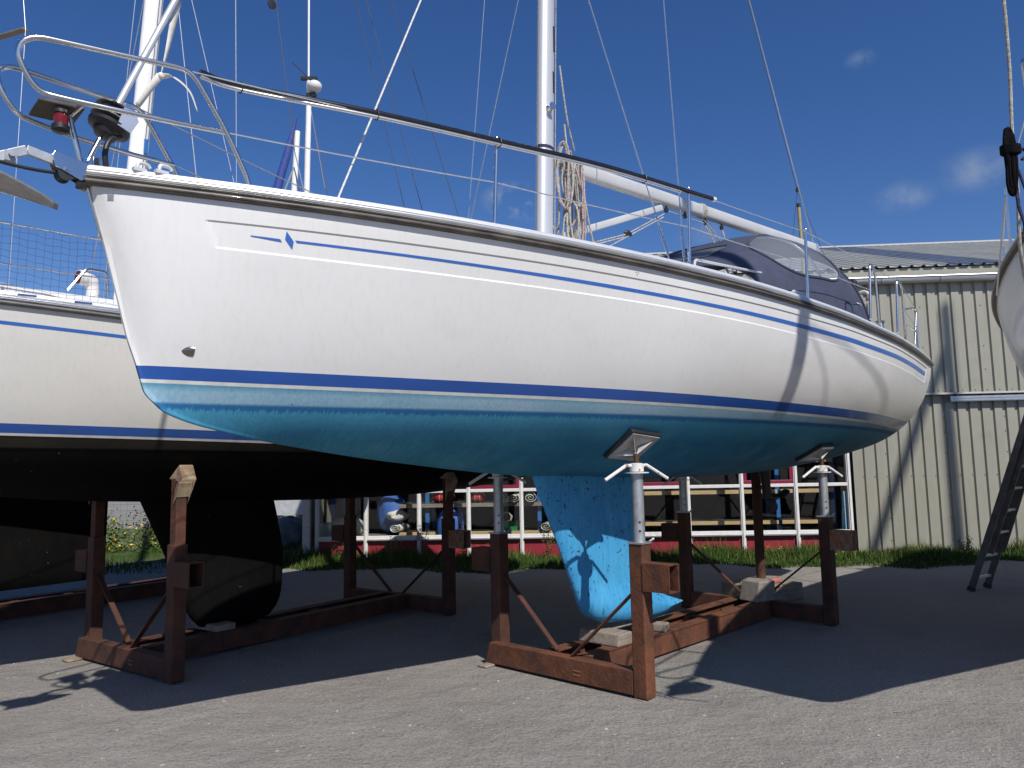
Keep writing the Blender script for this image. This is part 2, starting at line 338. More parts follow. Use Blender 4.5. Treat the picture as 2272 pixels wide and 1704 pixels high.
for i in range(3600):
    y = 3.2 + 9*random.random()**1.5; x = (random.random()*2-1)*(.72*y+.6); r_ = random.choice((.0025, .003, .0035, .004, .005, .007, .010))*random.uniform(.7, 1.2); an = random.random()*6.3
    c_, s_ = math.cos(an), math.sin(an); k = random.uniform(.6, 1.5)
    v = [(x+(px*c_*k-py*s_)*r_, y+(px*s_*k+py*c_)*r_, pz*r_) for px, py, pz in ((1, .1, .1), (.2, 1, .0), (-1, .3, .1), (-.3, -1, 0), (.1, .1, .75), (-.35, .2, .6))]
    g.add(v, [(0, 1, 4), (1, 5, 4), (1, 2, 5), (2, 3, 5), (3, 4, 5), (3, 0, 4)])
peb = g.build('gravel', pm('pale_grit', (.27, .255, .235), .9, var=.4, scale=3), smooth=False); tag(peb, 'loose pale grit and small stones scattered over the yard', 'gravel', kind='stuff')
for i, (x, y, l_, an, lb) in enumerate(((2.35, 5.05, .085, .3, 'thin dry twig lying on the sunlit yard at lower right'), (-.62, 5.0, .05, 1.2, 'short dark twig lying on the sunlit yard left of the blue keel'))):
    g = MB(); g.tube(curve([(0, 0, .004), (l_*.5, .012, .007), (l_, -.006, .004)], 4), .003, 5)
    o = g.build('twig', wood); o.location = (x, y, 0); o.rotation_euler = (0, 0, an); tag(o, lb, 'twig', 'twigs on the yard')

# ------------------------------------------------------------------ boat shed
shed = empty('boat_shed', (-3.748, 13.79, 0), R(-3.8), 'cream ribbed metal boat shed with white framed windows and crimson lower panels', 'shed')
def rib_profile(n=5, p=.2, d=.032):
    pts = []
    for i in range(n):
        x = i*p; pts += [(x, 0), (x+.124, 0), (x+.146, d), (x+.180, d), (x+.2-.0001, 0)]
    return pts
def sheet_mesh(name, z0, z1, m, thick=.003):
    P = rib_profile(); g = MB(); g.grid([[(x, y, z0) for x, y in P], [(x, y, z1) for x, y in P]]); o = g.build(name, m, shed, smooth=False); return o
lo0 = sheet_mesh('cladding_sheet', 0, 2.74, clad); lo0.location = (9.56, 0, 0)
def inst(o, loc, parent, name=None):
    c = o.copy(); col.objects.link(c); c.parent = parent; c.location = loc
    if name: c.name = name
    return c
for k in range(1, 9): inst(lo0, (9.56+k, 0, 0), shed)
up0 = sheet_mesh('cladding_sheet', 2.70, 4.74, clad); up0.location = (-.04, -.085, 0)
for k in range(1, 19): inst(up0, (-.04+k, -.085, 0), shed)
g = MB()
for k in range(0, 45):
    x = 9.56+.2*k+.165
    for z in (1.32,): g.lathe([(.009, 0), (.009, .006), (.004, .009)], (x, .032, z), (0, -1, 0), 6)
    if k % 5 == 2:
        for z in (.25, .62, .98, 1.7, 2.05, 2.3): g.lathe([(.009, 0), (.009, .006), (.004, .009)], (x, .032, z), (0, -1, 0), 6)
    for z in (2.75,): g.lathe([(.009, 0), (.009, .006), (.004, .009)], (x-.1, -.085, z), (0, -1, 0), 6)
    if k % 5 == 1:
        for z in (3.1, 3.5, 4.2): g.lathe([(.009, 0), (.009, .006), (.004, .009)], (x-.1, -.085, z), (0, -1, 0), 6)
sc = g.build('sheet_screws', screwm, shed, smooth=False); sc['kind'] = 'stuff'
g = MB(); g.box((9, -.075, 2.692), (9.2, .055, .008)); g.box((9, -.122, 2.70), (9.2, .006, .014)); g.build('drip_flashing', cladw, shed, smooth=False)
g = MB(); g.box((14.3, -.06, 2.605), (3.1, .045, .045)); g.box((14.3, -.108, 2.625), (3.1, .006, .012)); g.box((14.3, -.108, 2.585), (3.1, .006, .012)); g.build('door_track', zinc, shed, smooth=False)
g = MB(); g.box((9, -.10, 4.80), (9.3, .012, .085)); g.build('fascia', clad, shed, smooth=False)
# gutter: half round with a rolled lip
rows = []
for x in (-.3, 18.3):
    rows.append([(x, -.19-.075*math.cos(t), 4.705-.10*math.sin(t)) for t in [math.pi*k/10 for k in range(11)]])
g = MB(); g.grid(rows); g.tube([(-.3, -.27, 4.705), (18.3, -.27, 4.705)], .011, 8); g.build('gutter', zinc, shed, solid=.004)
br = None
for k in range(0, 19):
    if br is None:
        g = MB(); g.tube([(0, -.19-.082*math.cos(t), 4.705-.108*math.sin(t)) for t in [math.pi*j/10 for j in range(11)]], .007, 6); g.box((0, -.18, 4.722), (.012, .09, .004)); br = g.build('gutter_bracket', zinc, shed)
        br.location = (.35, 0, 0)
    else: inst(br, (.35+k*.98, 0, 0), shed)
# roof
RY, RZ, EY, EZ = 7.0, 7.25, -.16, 4.90
def roof_sheet(m, back=False):
    P = rib_profile(5, .2, -.034); g = MB(); y1, z1 = (RY, RZ)
    e0 = (EY, EZ) if not back else (2*RY-EY, EZ)
    g.grid([[(x, e0[0], e0[1]-y) for x, y in P], [(x, y1, z1-y) for x, y in P]]); return g.build('roof_sheet', m, shed, smooth=False)
r0 = roof_sheet(roofm); r0.location = (-.65, 0, 0); rl = roof_sheet(rooflight); rl.location = (11.35, 0, 0); rl['label'] = 'dark blue translucent rooflight sheet'
rl2 = inst(rl, (5.35, 0, 0), shed)
for k in range(1, 20):
    if k not in (12, 6): inst(r0, (-.65+k, 0, 0), shed)
rb = roof_sheet(roofm, True); rb.location = (-.65, 0, 0)
for k in range(1, 20): inst(rb, (-.65+k, 0, 0), shed)
g = MB(); g.prism([(-.7, RY-.16, RZ-.02), (-.7, RY, RZ+.065), (-.7, RY+.16, RZ-.02)], (20.2, 0, 0)); g.build('ridge_cap', cladw, shed, smooth=False)
# windows
MX = [.24, 1.12, 2.07, 2.95, 3.88, 4.84, 5.80, 6.76, 7.67, 8.58, 9.47]
g = MB(); g.box((.05, .02, 1.35), (.065, .05, 1.35)); g.build('corner_post', chipw, shed, smooth=False, bevel=.004)
for i, x in enumerate(MX):
    g = MB(); w = .033
    g.box((x, .03, 1.34), (w, .045, 1.34)); g.box((x, -.022, 1.34), (w*.45, .008, 1.335)); g.build('mullion', chipw if i in (1,) else whitep, shed, smooth=False, bevel=.004)
for i in range(len(MX)-1):
    a, b = MX[i]+.034, MX[i+1]-.034; xc, hw = (a+b)/2, (b-a)/2
    for z, h_ in ((.412, .030), (1.205, .027), (1.95, .03), (2.63, .04)):
        g = MB(); g.box((xc, .026, z), (hw, .04, h_)); g.build('window_rail', whitep, shed, smooth=False, bevel=.004)
    g = MB(); g.box((xc, -.018, .372), (hw, .03, .009)); g.build('window_sill', zinc, shed, smooth=False)
    g = MB(); g.box((xc, .05, .205), (hw, .02, .155)); g.build('lower_panel', red, shed, smooth=False)
    g = MB(); g.box((xc, .05, .024), (hw, .03, .024)); g.build('plinth', stone, shed, smooth=False)
    for z0, z1 in ((.443, 1.177), (1.233, 1.919), (1.981, 2.589)):
        g = MB(); g.box((xc, .045, (z0+z1)/2), (hw-.001, .003, (z1-z0)/2-.001)); p = g.build('pane', glass, shed, smooth=False)
        if i in (3, 6, 8) and z0 == 1.233:
            for (cx, cz, hx, hz) in ((xc, z0+.03, hw, .03), (xc, z1-.03, hw, .03), (a+.03, (z0+z1)/2, .03, (z1-z0)/2-.06), (b-.03, (z0+z1)/2, .03, (z1-z0)/2-.06)):
                g = MB(); g.box((cx, .012, cz), (hx, .02, hz)); g.build('casement_frame', maroon, p, smooth=False, bevel=.003)
# rear and side shell
g = MB(); g.box((-.02, 7, 2.3), (.03, 6.9, 2.3)); g.box((18.4, 7, 2.3), (.03, 6.9, 2.3)); g.box((9.2, 13.9, 2.3), (9.2, .03, 2.3)); g.build('side_walls', clad, shed, smooth=False)
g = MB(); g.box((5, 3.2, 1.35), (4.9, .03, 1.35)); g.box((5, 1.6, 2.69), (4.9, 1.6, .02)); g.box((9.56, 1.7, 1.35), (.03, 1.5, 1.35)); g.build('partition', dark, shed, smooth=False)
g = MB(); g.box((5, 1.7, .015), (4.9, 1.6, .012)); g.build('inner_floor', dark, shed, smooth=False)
# storage rack inside
rack = empty('storage_rack', (0, 0, 0), 0, 'blue steel storage rack with pine shelf boards behind the shed windows', 'shelf'); rack.location = shed.location; rack.rotation_euler = shed.rotation_euler
def bx(name, c, h_, m, par, bev=.003): g = MB(); g.box(c, h_); return g.build(name, m, par, smooth=False, bevel=bev)
for x in (.35, 2.11, 4.17, 6.0, 8.43, 9.40):
    bx('upright', (x, .62, 1.2), (.035, .03, 1.18), shelfblue, rack); bx('upright', (x, 1.35, 1.2), (.035, .03, 1.18), shelfblue, rack)
for x0, x1, z, m in ((1.6, 4.6, .93, wood), (1.6, 4.6, .425, pine), (6.06, 8.40, 1.085, pine), (8.46, 9.38, 1.085, pine), (6.06, 8.40, .545, pine), (8.46, 9.38, .545, pine), (6.06, 9.38, 1.62, pine)):
    bx('shelf_board', ((x0+x1)/2, .52, z), ((x1-x0)/2, .022, .033), m, rack); bx('shelf_deck', ((x0+x1)/2, .98, z+.02), ((x1-x0)/2, .42, .012), dark, rack)
for x in (6.6, 7.6, 8.9): g = MB(); g.bar((x-.2, 1.4, .6), (x+.2, 1.4, 1.05), .03, .03); g.build('cross_brace', dark, rack, smooth=False)
SL = shed.matrix_world
def inside(x, y, z): 
    c, s = math.cos(R(-3.8)), math.sin(R(-3.8)); return (-3.748+x*c-y*s, 13.79+x*s+y*c, z)
def blob(name, c, sc, m, label, cat, seed, amp=.12, top=None, group=None, n=20):
    rs = np.random.default_rng(seed); ph = rs.uniform(0, 6.28, 8); rows = []
    for i in range(15):
        th = math.pi*i/14; ring = []
        for k in range(n):
            ph_ = 2*math.pi*k/n
            r_ = 1 + amp*(math.sin(3*ph_+ph[0])*math.sin(2*th+ph[1]) + .6*math.sin(7*ph_+ph[2]+3*th) + .35*math.sin(11*ph_+ph[3]))
            sx = abs(math.sin(th))**.6; cz = -math.copysign(abs(math.cos(th))**.75, math.cos(th))
            ring.append((sc[0]*sx*r_*math.cos(ph_), sc[1]*sx*r_*math.sin(ph_), sc[2]*(cz+1)*(1+amp*.4*math.sin(2*ph_+ph[4]))))
        rows.append(ring)
    g = MB(); g.grid(rows, wrap=True); o = g.build(name, m, ang=80); o.location = c; o.rotation_euler = (0, 0, R(-3.8)); return tag(o, label, cat, group)
b_ = blob('sail_bag', inside(2.56, .50, .06), (.25, .22, .395), bagblue, 'large round blue sail bag standing behind the shed window', 'bag', 3, .05)
g = MB(); g.tube(curve([(-.12, -.17, .74), (0, -.21, .71), (.12, -.18, .73), (.2, -.08, .70)], 5), .008, 6); g.build('drawcord', roped, b_)
blob('sail_bag', inside(1.38, .95, .44), (.26, .2, .33), bagblue, 'blue sail bag slumped on the rack above a grey bundle', 'bag', 5, .09)
for i, (x, w, lb) in enumerate(((2.38, .22, 'red folded sail bundle tied with cord on the upper shelf'), (3.02, .14, 'smaller red sail bundle beside the rolled white sails'))):
    o = blob('sail_bundle', inside(x, .85, .965), (w, .22, .085), bagred, lb, 'sail', 11+i, .06)
    for dx in (-.05, .09):
        g = MB(); g.tube([(dx*w/.22, -.24*math.cos(t), .085+.10*math.sin(t)) for t in [math.pi*(-.35+1.2*k/8) for k in range(9)]], .006, 5); g.build('tie', rope, o)
for i, (x, z, lb) in enumerate(((3.47, .97, 'white rolled sail next to the smaller red bundle'), (3.72, .97, 'white rolled sail at the end of the upper shelf row'), (4.0, .97, 'white folded sail on the upper shelf by the blue upright'), (4.32, .46, 'white folded sail on the lower shelf near the keel edge'), (1.6, .46, 'pale rolled sail on the lower shelf beside the dark bundle'))):
    r_ = .085; pts = []
    for k in range(46):
        t = k/45*4.3*math.pi; rr = .012+r_*k/45; pts.append((rr*math.cos(t)*1.2, rr*math.sin(t)*.85+r_*.9))
    g = MB(); g.grid([[(px, -.3, pz) for px, pz in pts], [(px, .25, pz) for px, pz in pts]]); o = g.build('rolled_sail', sailw, solid=.009); o.location = inside(x, .72, z); o.rotation_euler = (0, 0, R(-3.8)+random.uniform(-.3, .3)); tag(o, lb, 'sail', 'rolled sails on the rack')
cr = empty('rope_crate', inside(3.56, .7, .46), R(-3.8), 'green plastic crate with a loose coil of white rope on top', 'crate')
for c, h_ in (((0, 0, .006), (.2, .15, .006)), ((0, -.15, .08), (.2, .006, .08)), ((0, .15, .08), (.2, .006, .08)), ((-.2, 0, .08), (.006, .156, .08)), ((.2, 0, .08), (.006, .156, .08))): bx('crate_panel', c, h_, green, cr)
g = MB(); pts = []
for k in range(90):
    t = k/90*14*math.pi; pts.append((.10*math.cos(t)+.012*math.sin(3.3*t), -.09+.035*math.sin(.31*t), .235+.085*math.sin(t)+.01*math.cos(5*t)))
g.tube(pts, .0085, 6); o = g.build('rope_coil', rope); o.location = cr.location; o.rotation_euler = cr.rotation_euler; tag(o, 'white rope coil heaped on the green crate', 'rope')
# inflatable tender folded, left bay
o = blob('folded_tender', inside(.62, .6, .40), (.30, .26, .17), tubm, 'pale green folded dinghy lying in the leftmost shed window', 'dinghy', 21, .10)
g = MB(); g.sphere((.05, -.2, .27), .08, 12, 8, (1.3, .6, .35)); g.build('dark_flap', blackm, o)
o = MB().box((0, 0, .13), (.13, .12, .13)).build('plastic_tank', tubm, smooth=True, bevel=.03); o.location = inside(.27, .42, .40); o.rotation_euler = (0, 0, R(-3.8)); tag(o, 'square pale plastic tank left of the folded dinghy', 'tank')
bx('bench', (.75, .7, .375), (.55, .35, .022), wood, rack)
o = blob('canvas_bundle', inside(1.52, .75, .66), (.2, .16, .09), sailw, 'grey canvas bundle under the slumped blue bag', 'canvas', 31, .2)
g = MB(); rows = []
for i in range(9):
    z = .08+1.0*i/8; rows.append([(.05*math.cos(t)*(1-.3*(i/8)**3), .015*math.sin(t), z) for t in [2*math.pi*k/12 for k in range(12)]])
g.grid(rows, wrap=True); o = g.build('paddle_board', pm('light_blue_foam', (.25, .52, .70), .4), smooth=True); o.location = inside(9.40, .2, 0); o.rotation_euler = (0, R(3), R(-3.8)); tag(o, 'light blue foam board standing by the right window post', 'board')

# ------------------------------------------------------------------ grass verge and weeds
def grassmat(name, a, b_):
    return pm(name, a, .75, 0, scale=1.3, c2=b_, spec=.2)
def blades(name, n, area, hfun, m, label, seed, w=.007):
    rs = np.random.default_rng(seed); v = []; f = []
    for i in range(n):
        x, y = area(rs); h_ = hfun(x, y, rs)
        if h_ <= 0.02: continue
        an = rs.uniform(0, 6.283); le = rs.uniform(.1, .55)*h_; wx, wy = math.cos(an)*w, math.sin(an)*w; la = rs.uniform(0, 6.283); lx, ly = math.cos(la)*le, math.sin(la)*le
        k = len(v); v += [(x-wx, y-wy, 0), (x+wx, y+wy, 0), (x-wx*.7+lx*.35, y-wy*.7+ly*.35, h_*.6), (x+wx*.7+lx*.35, y+wy*.7+ly*.35, h_*.6), (x+lx, y+ly, h_)]
        f += [(k, k+1, k+3, k+2), (k+2, k+3, k+4)]
    me = bpy.data.meshes.new(name); me.from_pydata(v, [], f); me.materials.append(m); o = bpy.data.objects.new(name, me); col.objects.link(o); tag(o, label, 'grass', kind='stuff'); return o
ph = rng.uniform(0, 6.28, 6)
def edge(x): return 1.25+.28*math.sin(1.1*x+ph[0])+.18*math.sin(2.7*x+ph[1])+.1*math.sin(6.1*x+ph[2])
def clump(x, y): return .5+.5*math.sin(2.3*x+1.7*y+ph[3])*math.sin(3.1*y-1.3*x+ph[4])
def gh(x, y, rs):
    e = edge(x); q = -y/e
    if q > 1.0: return 0
    return (.10+.22*clump(x, y))*(1-.75*q**2)*rs.uniform(.5, 1.15)
g1 = blades('grass_verge', 46000, lambda rs: (rs.uniform(-.3, 17), -rs.uniform(.02, 1.75)), gh, grassmat('grass_green', (.030, .078, .010), (.055, .092, .017)), 'strip of uncut green grass along the foot of the shed', 5)
g1.location = shed.location; g1.rotation_euler = shed.rotation_euler
g2 = blades('dry_grass', 3500, lambda rs: (rs.uniform(-.3, 17), -rs.uniform(.02, 1.6)), lambda x, y, rs: gh(x, y, rs)*1.45, pm('straw', (.30, .24, .09), .8, c2=(.16, .15, .04), scale=2), 'dry straw coloured stalks among the grass by the shed', 6, .0035)
g2.location = shed.location; g2.rotation_euler = shed.rotation_euler
g = MB()
for i in range(40):
    x = random.uniform(.5, 16); y = -random.uniform(.3, 1.2); z = .12+.12*random.random(); g.sphere((x, y, z), .014, 6, 4, (1, 1, .5))
fl = g.build('grass_flowers', pm('yellow_petals', (.62, .42, .03), .7)); fl.location = shed.location; fl.rotation_euler = shed.rotation_euler; tag(fl, 'small yellow flowers dotted through the grass by the shed', 'flowers', kind='stuff')
leafm = pm('weed_leaf', (.05, .10, .018), .6, c2=(.09, .12, .03), scale=12)
seedm = pm('weed_seed', (.20, .10, .03), .85, c2=(.12, .13, .03), scale=20)
def weed(x, y, h_, label, seed):
    rs = np.random.default_rng(seed); t = empty('weed_plant', inside(x, y, 0), rs.uniform(0, 6), label, 'plant', 'tall weeds by the shed')
    g = MB(); tops = []
    for k in range(3):
        an = k*2.1+rs.uniform(-.4, .4); q = [(0, 0, 0), (.03*math.cos(an), .03*math.sin(an), h_*.5), (.09*math.cos(an), .09*math.sin(an), h_*rs.uniform(.8, 1))]; P = curve(q, 6); g.tube(P, .005, 5); tops.append(P)
    g.build('stem', seedm, t); g = MB(); g2_ = MB()
    for P in tops:
        for j in range(2, len(P)-1):
            for s in range(2):
                an = rs.uniform(0, 6.28); L_ = rs.uniform(.06, .13)*(1-.4*j/len(P)); d = Vector((math.cos(an), math.sin(an), rs.uniform(.1, .7))).normalized(); sd_ = d.cross(Vector((0, 0, 1))).normalized()*L_*.2
                p = P[j]; g.add([p, p+d*L_*.5+sd_, p+d*L_-Vector((0, 0, L_*.25)), p+d*L_*.5-sd_], [(0, 1, 2, 3)])
        for j in range(30):
            p = P[-1]+Vector((rs.normal()*.018, rs.normal()*.018, rs.uniform(-.16, .05))); g2_.sphere(p, rs.uniform(.005, .010), 5, 3)
    g.build('leaves', leafm, t, smooth=False); g2_.build('seed_head', seedm, t)
for i, (x, y, h_, lb) in enumerate(((2.22, -.5, .62, 'tall weed with seed heads in front of the large blue sail bag'), (2.92, -.55, .60, 'tall weed just right of the large blue sail bag'), (4.35, -.4, .5, 'weed with seed heads beside the upper keel edge'), (1.7, -.6, .45, 'leafy weed below the slumped blue bag window'), (11.0, -.6, .36, 'low weed against the cream cladding below the stern'), (12.6, -.7, .42, 'low weed against the cream cladding left of the ladder'), (.9, -.7, .35, 'low weed under the leftmost shed window'))): weed(x, y, h_, lb, 40+i)
# verge and hedge seen under the hulls at left
g3 = blades('grass_patch', 9000, lambda rs: (rs.uniform(-13, -4.1), rs.uniform(12.6, 17)), lambda x, y, rs: (.12+.10*math.sin(3*x)*math.sin(2.3*y))*rs.uniform(.5, 1.1), MATS['grass_green'], 'rough grass growing beyond the black hulled yacht', 8)
g = MB(); g.grid([[(x+.25*math.sin(3*y+x), y+.2*math.sin(2.1*x), .004) for x in np.linspace(-15, -6.2, 20)] for y in np.linspace(14.2, 23, 20)]); vg = g.build('grass_verge_ground', pm('verge_soil', (.040, .075, .014), .95, scale=2.5, c2=(.085, .085, .03), bump=.5, bscale=25), smooth=False); tag(vg, None, None, kind='structure')
def hedge(x, y, w, h_, seed, label):
    rs = np.random.default_rng(seed); t = empty('gorse_bush', (x, y, 0), 0, label, 'bush', 'gorse bushes along the wire fence')
    g = MB(); fl_ = MB(); st = MB()
    for k in range(5): st.tube([(rs.uniform(-.3, .3)*w, rs.uniform(-.15, .15), 0), (rs.uniform(-.5, .5)*w, rs.uniform(-.2, .2), h_*.8)], .012, 5)
    for k in range(4200):
        p = Vector((rs.normal()*w*.42, rs.normal()*.22, abs(rs.normal()*.42)*h_+.03)); s = rs.uniform(.022, .05); d = Vector(rs.normal(size=3)).normalized(); e = d.orthogonal().normalized()
        M_ = fl_ if rs.random() < .07 else g
        M_.add([p-d*s, p+e*s*.5, p+d*s, p-e*s*.5], [(0, 1, 2, 3)])
    st.build('stems', wood, t); g.build('foliage', leafm, t, smooth=False)['kind'] = 'stuff'; fl_.build('flowers', MATS['yellow_petals'], t, smooth=False)['kind'] = 'stuff'
hedge(-8.9, 16.2, .8, .75, 3, 'yellow flowering bush seen between the yacht cradle legs'); hedge(-7.3, 16.4, .8, .8, 4, 'second yellow flowering bush nearer the black keel'); hedge(-10.6, 16.3, .8, .8, 5, 'leftmost yellow flowering bush behind the dark third keel')
wf = empty('wire_fence', (-12, 16.8, 0), 0, 'galvanised wire mesh fence behind the flowering bushes', 'fence')
g = MB()
for i in range(46): g.tube([(i*.15, 0, .02), (i*.15, 0, 1.1)], .003, 3)
for k in range(9): g.tube([(0, .004, .05+k*.13), (6.75, .004, .05+k*.13)], .003, 3)
g.build('wire_mesh', galv, wf)
for x in (0, 2.25, 4.5, 6.75): g = MB(); g.tube([(x, .03, 0), (x, .03, 1.2)], .025, 8); g.build('fence_post', galv, wf)
# ------------------------------------------------------------------ yachts: x = aft from the stem, y = to starboard, z up
LOA = 9.28
bs_ = pchip([0, .12, .35, .65, 1.0, 1.62, 2.5, 3.3, 4.2, 5.0, 6.0, 7.0, 8.0, 9.28], [.035, .1, .215, .36, .515, .755, 1.03, 1.22, 1.375, 1.455, 1.505, 1.5, 1.44, 1.305])
zk_ = pchip([0, .103, .162, .217, .259, .28, .302, .349, .397, .483, .557, .707, .957, 1.138, 1.574, 1.918, 2.514, 3.023, 3.45, 4.127, 4.852, 5.617, 6.697, 7.676, 8.5, 9.28],
            [2.994, 2.649, 2.435, 2.235, 2.12, 2.054, 1.99, 1.939, 1.9, 1.864, 1.842, 1.808, 1.76, 1.732, 1.672, 1.634, 1.574, 1.535, 1.516, 1.496, 1.482, 1.475, 1.484, 1.53, 1.595, 1.675])
zs_ = lambda s: 2.934-.02*s
k1_ = pchip([0, .3, .7, 1.5, 3, 5, 9.28], [.1, .15, .22, .38, .5, .52, .5]); m1_ = pchip([0, .3, .7, 1.5, 3, 5, 9.28], [.25, .2, .12, .07, .05, .05, .06])
k2_ = pchip([0, .6, 1, 1.6, 2, 2.5, 3, 3.5, 4.5, 5.5, 6.5, 7.5, 8.5, 9.28], [.62, .675, .69, .71, .75, .805, .848, .885, .92, .94, .965, .95, .925, .93])
TT = np.linspace(0, 1, 121); _cache = {}
def section(s):
    k = round(s, 4)
    if k not in _cache:
        bs, zk, zs = float(bs_(s)), float(zk_(s)), zs_(s); H = zs-zk; u = 1-TT
        P = [(0, zk), (float(k1_(s))*bs, zk+float(m1_(s))*H), (float(k2_(s))*bs, zk+.32*H), (bs, zs)]
        _cache[k] = [sum(c*p[i] for c, p in zip((u**3, 3*u*u*TT, 3*u*TT*TT, TT**3), P)) for i in (0, 1)]
    return _cache[k]
def hb(s, z): b, zz = section(s); return float(np.interp(z, zz, b))
def zbot(s, b): bb, zz = section(s); return float(np.interp(b, bb, zz))
_sz = np.linspace(0, 3, 600); _zz = zk_(_sz)
def stem_s(z): return float(np.interp(-z, -_zz, _sz))
SL_ = np.concatenate([np.linspace(0, .4, 17), np.linspace(.43, .57, 15), np.linspace(.6, 8.85, 84), np.linspace(8.88, 9.04, 9), [9.12, 9.2, LOA]])
def slist(z0): s0 = stem_s(z0); return [float(S + s0*max(0, 1-S/.4)) for S in SL_]
def V(s, b, z): return Vector((s, -b, z))
gr1 = pchip([.46, .82, 1.63, 2.54, 3.84, 4.99, 6.64, 7.73, 8.97], [2.819, 2.817, 2.81, 2.80, 2.779, 2.763, 2.742, 2.719, 2.688])
gr2 = pchip([.52, .98, 1.66, 3.16, 4.92, 6.69, 7.83, 8.88], [2.693, 2.682, 2.672, 2.649, 2.613, 2.573, 2.552, 2.524])
spU = pchip([.86, 1.65, 2.56, 3.29, 4.79, 6.11, 7.76, 8.89], [2.765, 2.754, 2.738, 2.725, 2.702, 2.687, 2.665, 2.640]); spL = pchip([.867, 1.65, 2.56, 3.29, 4.8, 6.12, 7.79, 8.89], [2.753, 2.739, 2.717, 2.702, 2.670, 2.646, 2.620, 2.592])
zw_ = lambda s: 2.119-.00588*s
zbl = lambda s: 2.057-.0075*s
zaf = lambda s: 2.040-.0078*s
def inset(s, z):    # recessed sheer panel
    t = max(0, min(1, (z-2.69)/.12)); s0 = .515-.05*t; s1 = 8.96
    f = lambda x: max(0, min(1, x))
    return .007*f((s-s0)/.008)*f((s1-s)/.02)
def band_rows(levels, panel):
    rows = []
    for zf, fl in levels:
        z0 = float(zf(0.3)); r_ = []
        for s in slist(z0):
            z = float(zf(s)); b = max(hb(s, z), .008)
            if panel and fl: b -= inset(s, z)
            r_.append((s, b, z))
        rows.append(r_)
    return rows
def sides(rows, stemfill=True):
    g = MB()
    for sg in (1, -1): g.grid([[V(s, b*sg, z) for s, b, z in r_] for r_ in rows])
    if stemfill: g.grid([[V(r_[0][0]-.004*0, r_[0][1]*sg, r_[0][2]) for r_ in rows] for sg in (1, -1)])
    return g
def lerp(f, g_, t): return lambda s: float(f(s))*(1-t)+float(g_(s))*t
def sweep(prof, s0=0, s1=LOA, off=0, side=1, dz=0):
    rows = []
    for s in np.concatenate([np.linspace(s0, min(s0+.6, s1), 16), np.linspace(min(s0+.7, s1), s1, 60)]):
        s = float(s); e = .02; db = (float(bs_(min(s+e, LOA)))-float(bs_(max(s-e, 0))))/(min(s+e, LOA)-max(s-e, 0)); L = math.hypot(1, db); nx, ny = -db/L, 1/L
        rows.append([V(s+nx*(o+off), side*max(float(bs_(s))+ny*(o+off), .001), zs_(s)+h_+dz) for o, h_ in prof])
    g = MB(); g.grid(rows, wrap=True); n = len(prof); k = len(g.v); g.f += [tuple(range(n)), tuple(range(k-n, k))]; return g
def keelmesh(le, te, th, z1, z0, n=26):
    rows = []
    for i in range(n+1):
        t = i/n; z = z0+(z1-z0)*(1-(1-t)**1.6); a, b = float(le(z)), float(te(z)); h_ = float(th(z)); ring = []
        for k in range(28):
            an = 2*math.pi*k/28; xx = .5-.5*math.cos(an); y = math.copysign(abs(math.sin(an))**.9, math.sin(an))*(1.15-.55*xx)
            ring.append((a+(b-a)*xx, y*h_, z))
        rows.append(ring)
    g = MB(); g.grid(rows, wrap=True); g.f.append(tuple(range(28))); g.f.append(tuple(range(n*28, n*28+28))); return g
def rod(name, a, b, r_, m, par, n=6, sag=0):
    a, b = Vector(a), Vector(b)
    P = [a, b] if not sag else [a.lerp(b, t)-Vector((0, 0, sag*4*t*(1-t))) for t in [k/8 for k in range(9)]]
    g = MB(); g.tube(P, r_, n); return g.build(name, m, par)
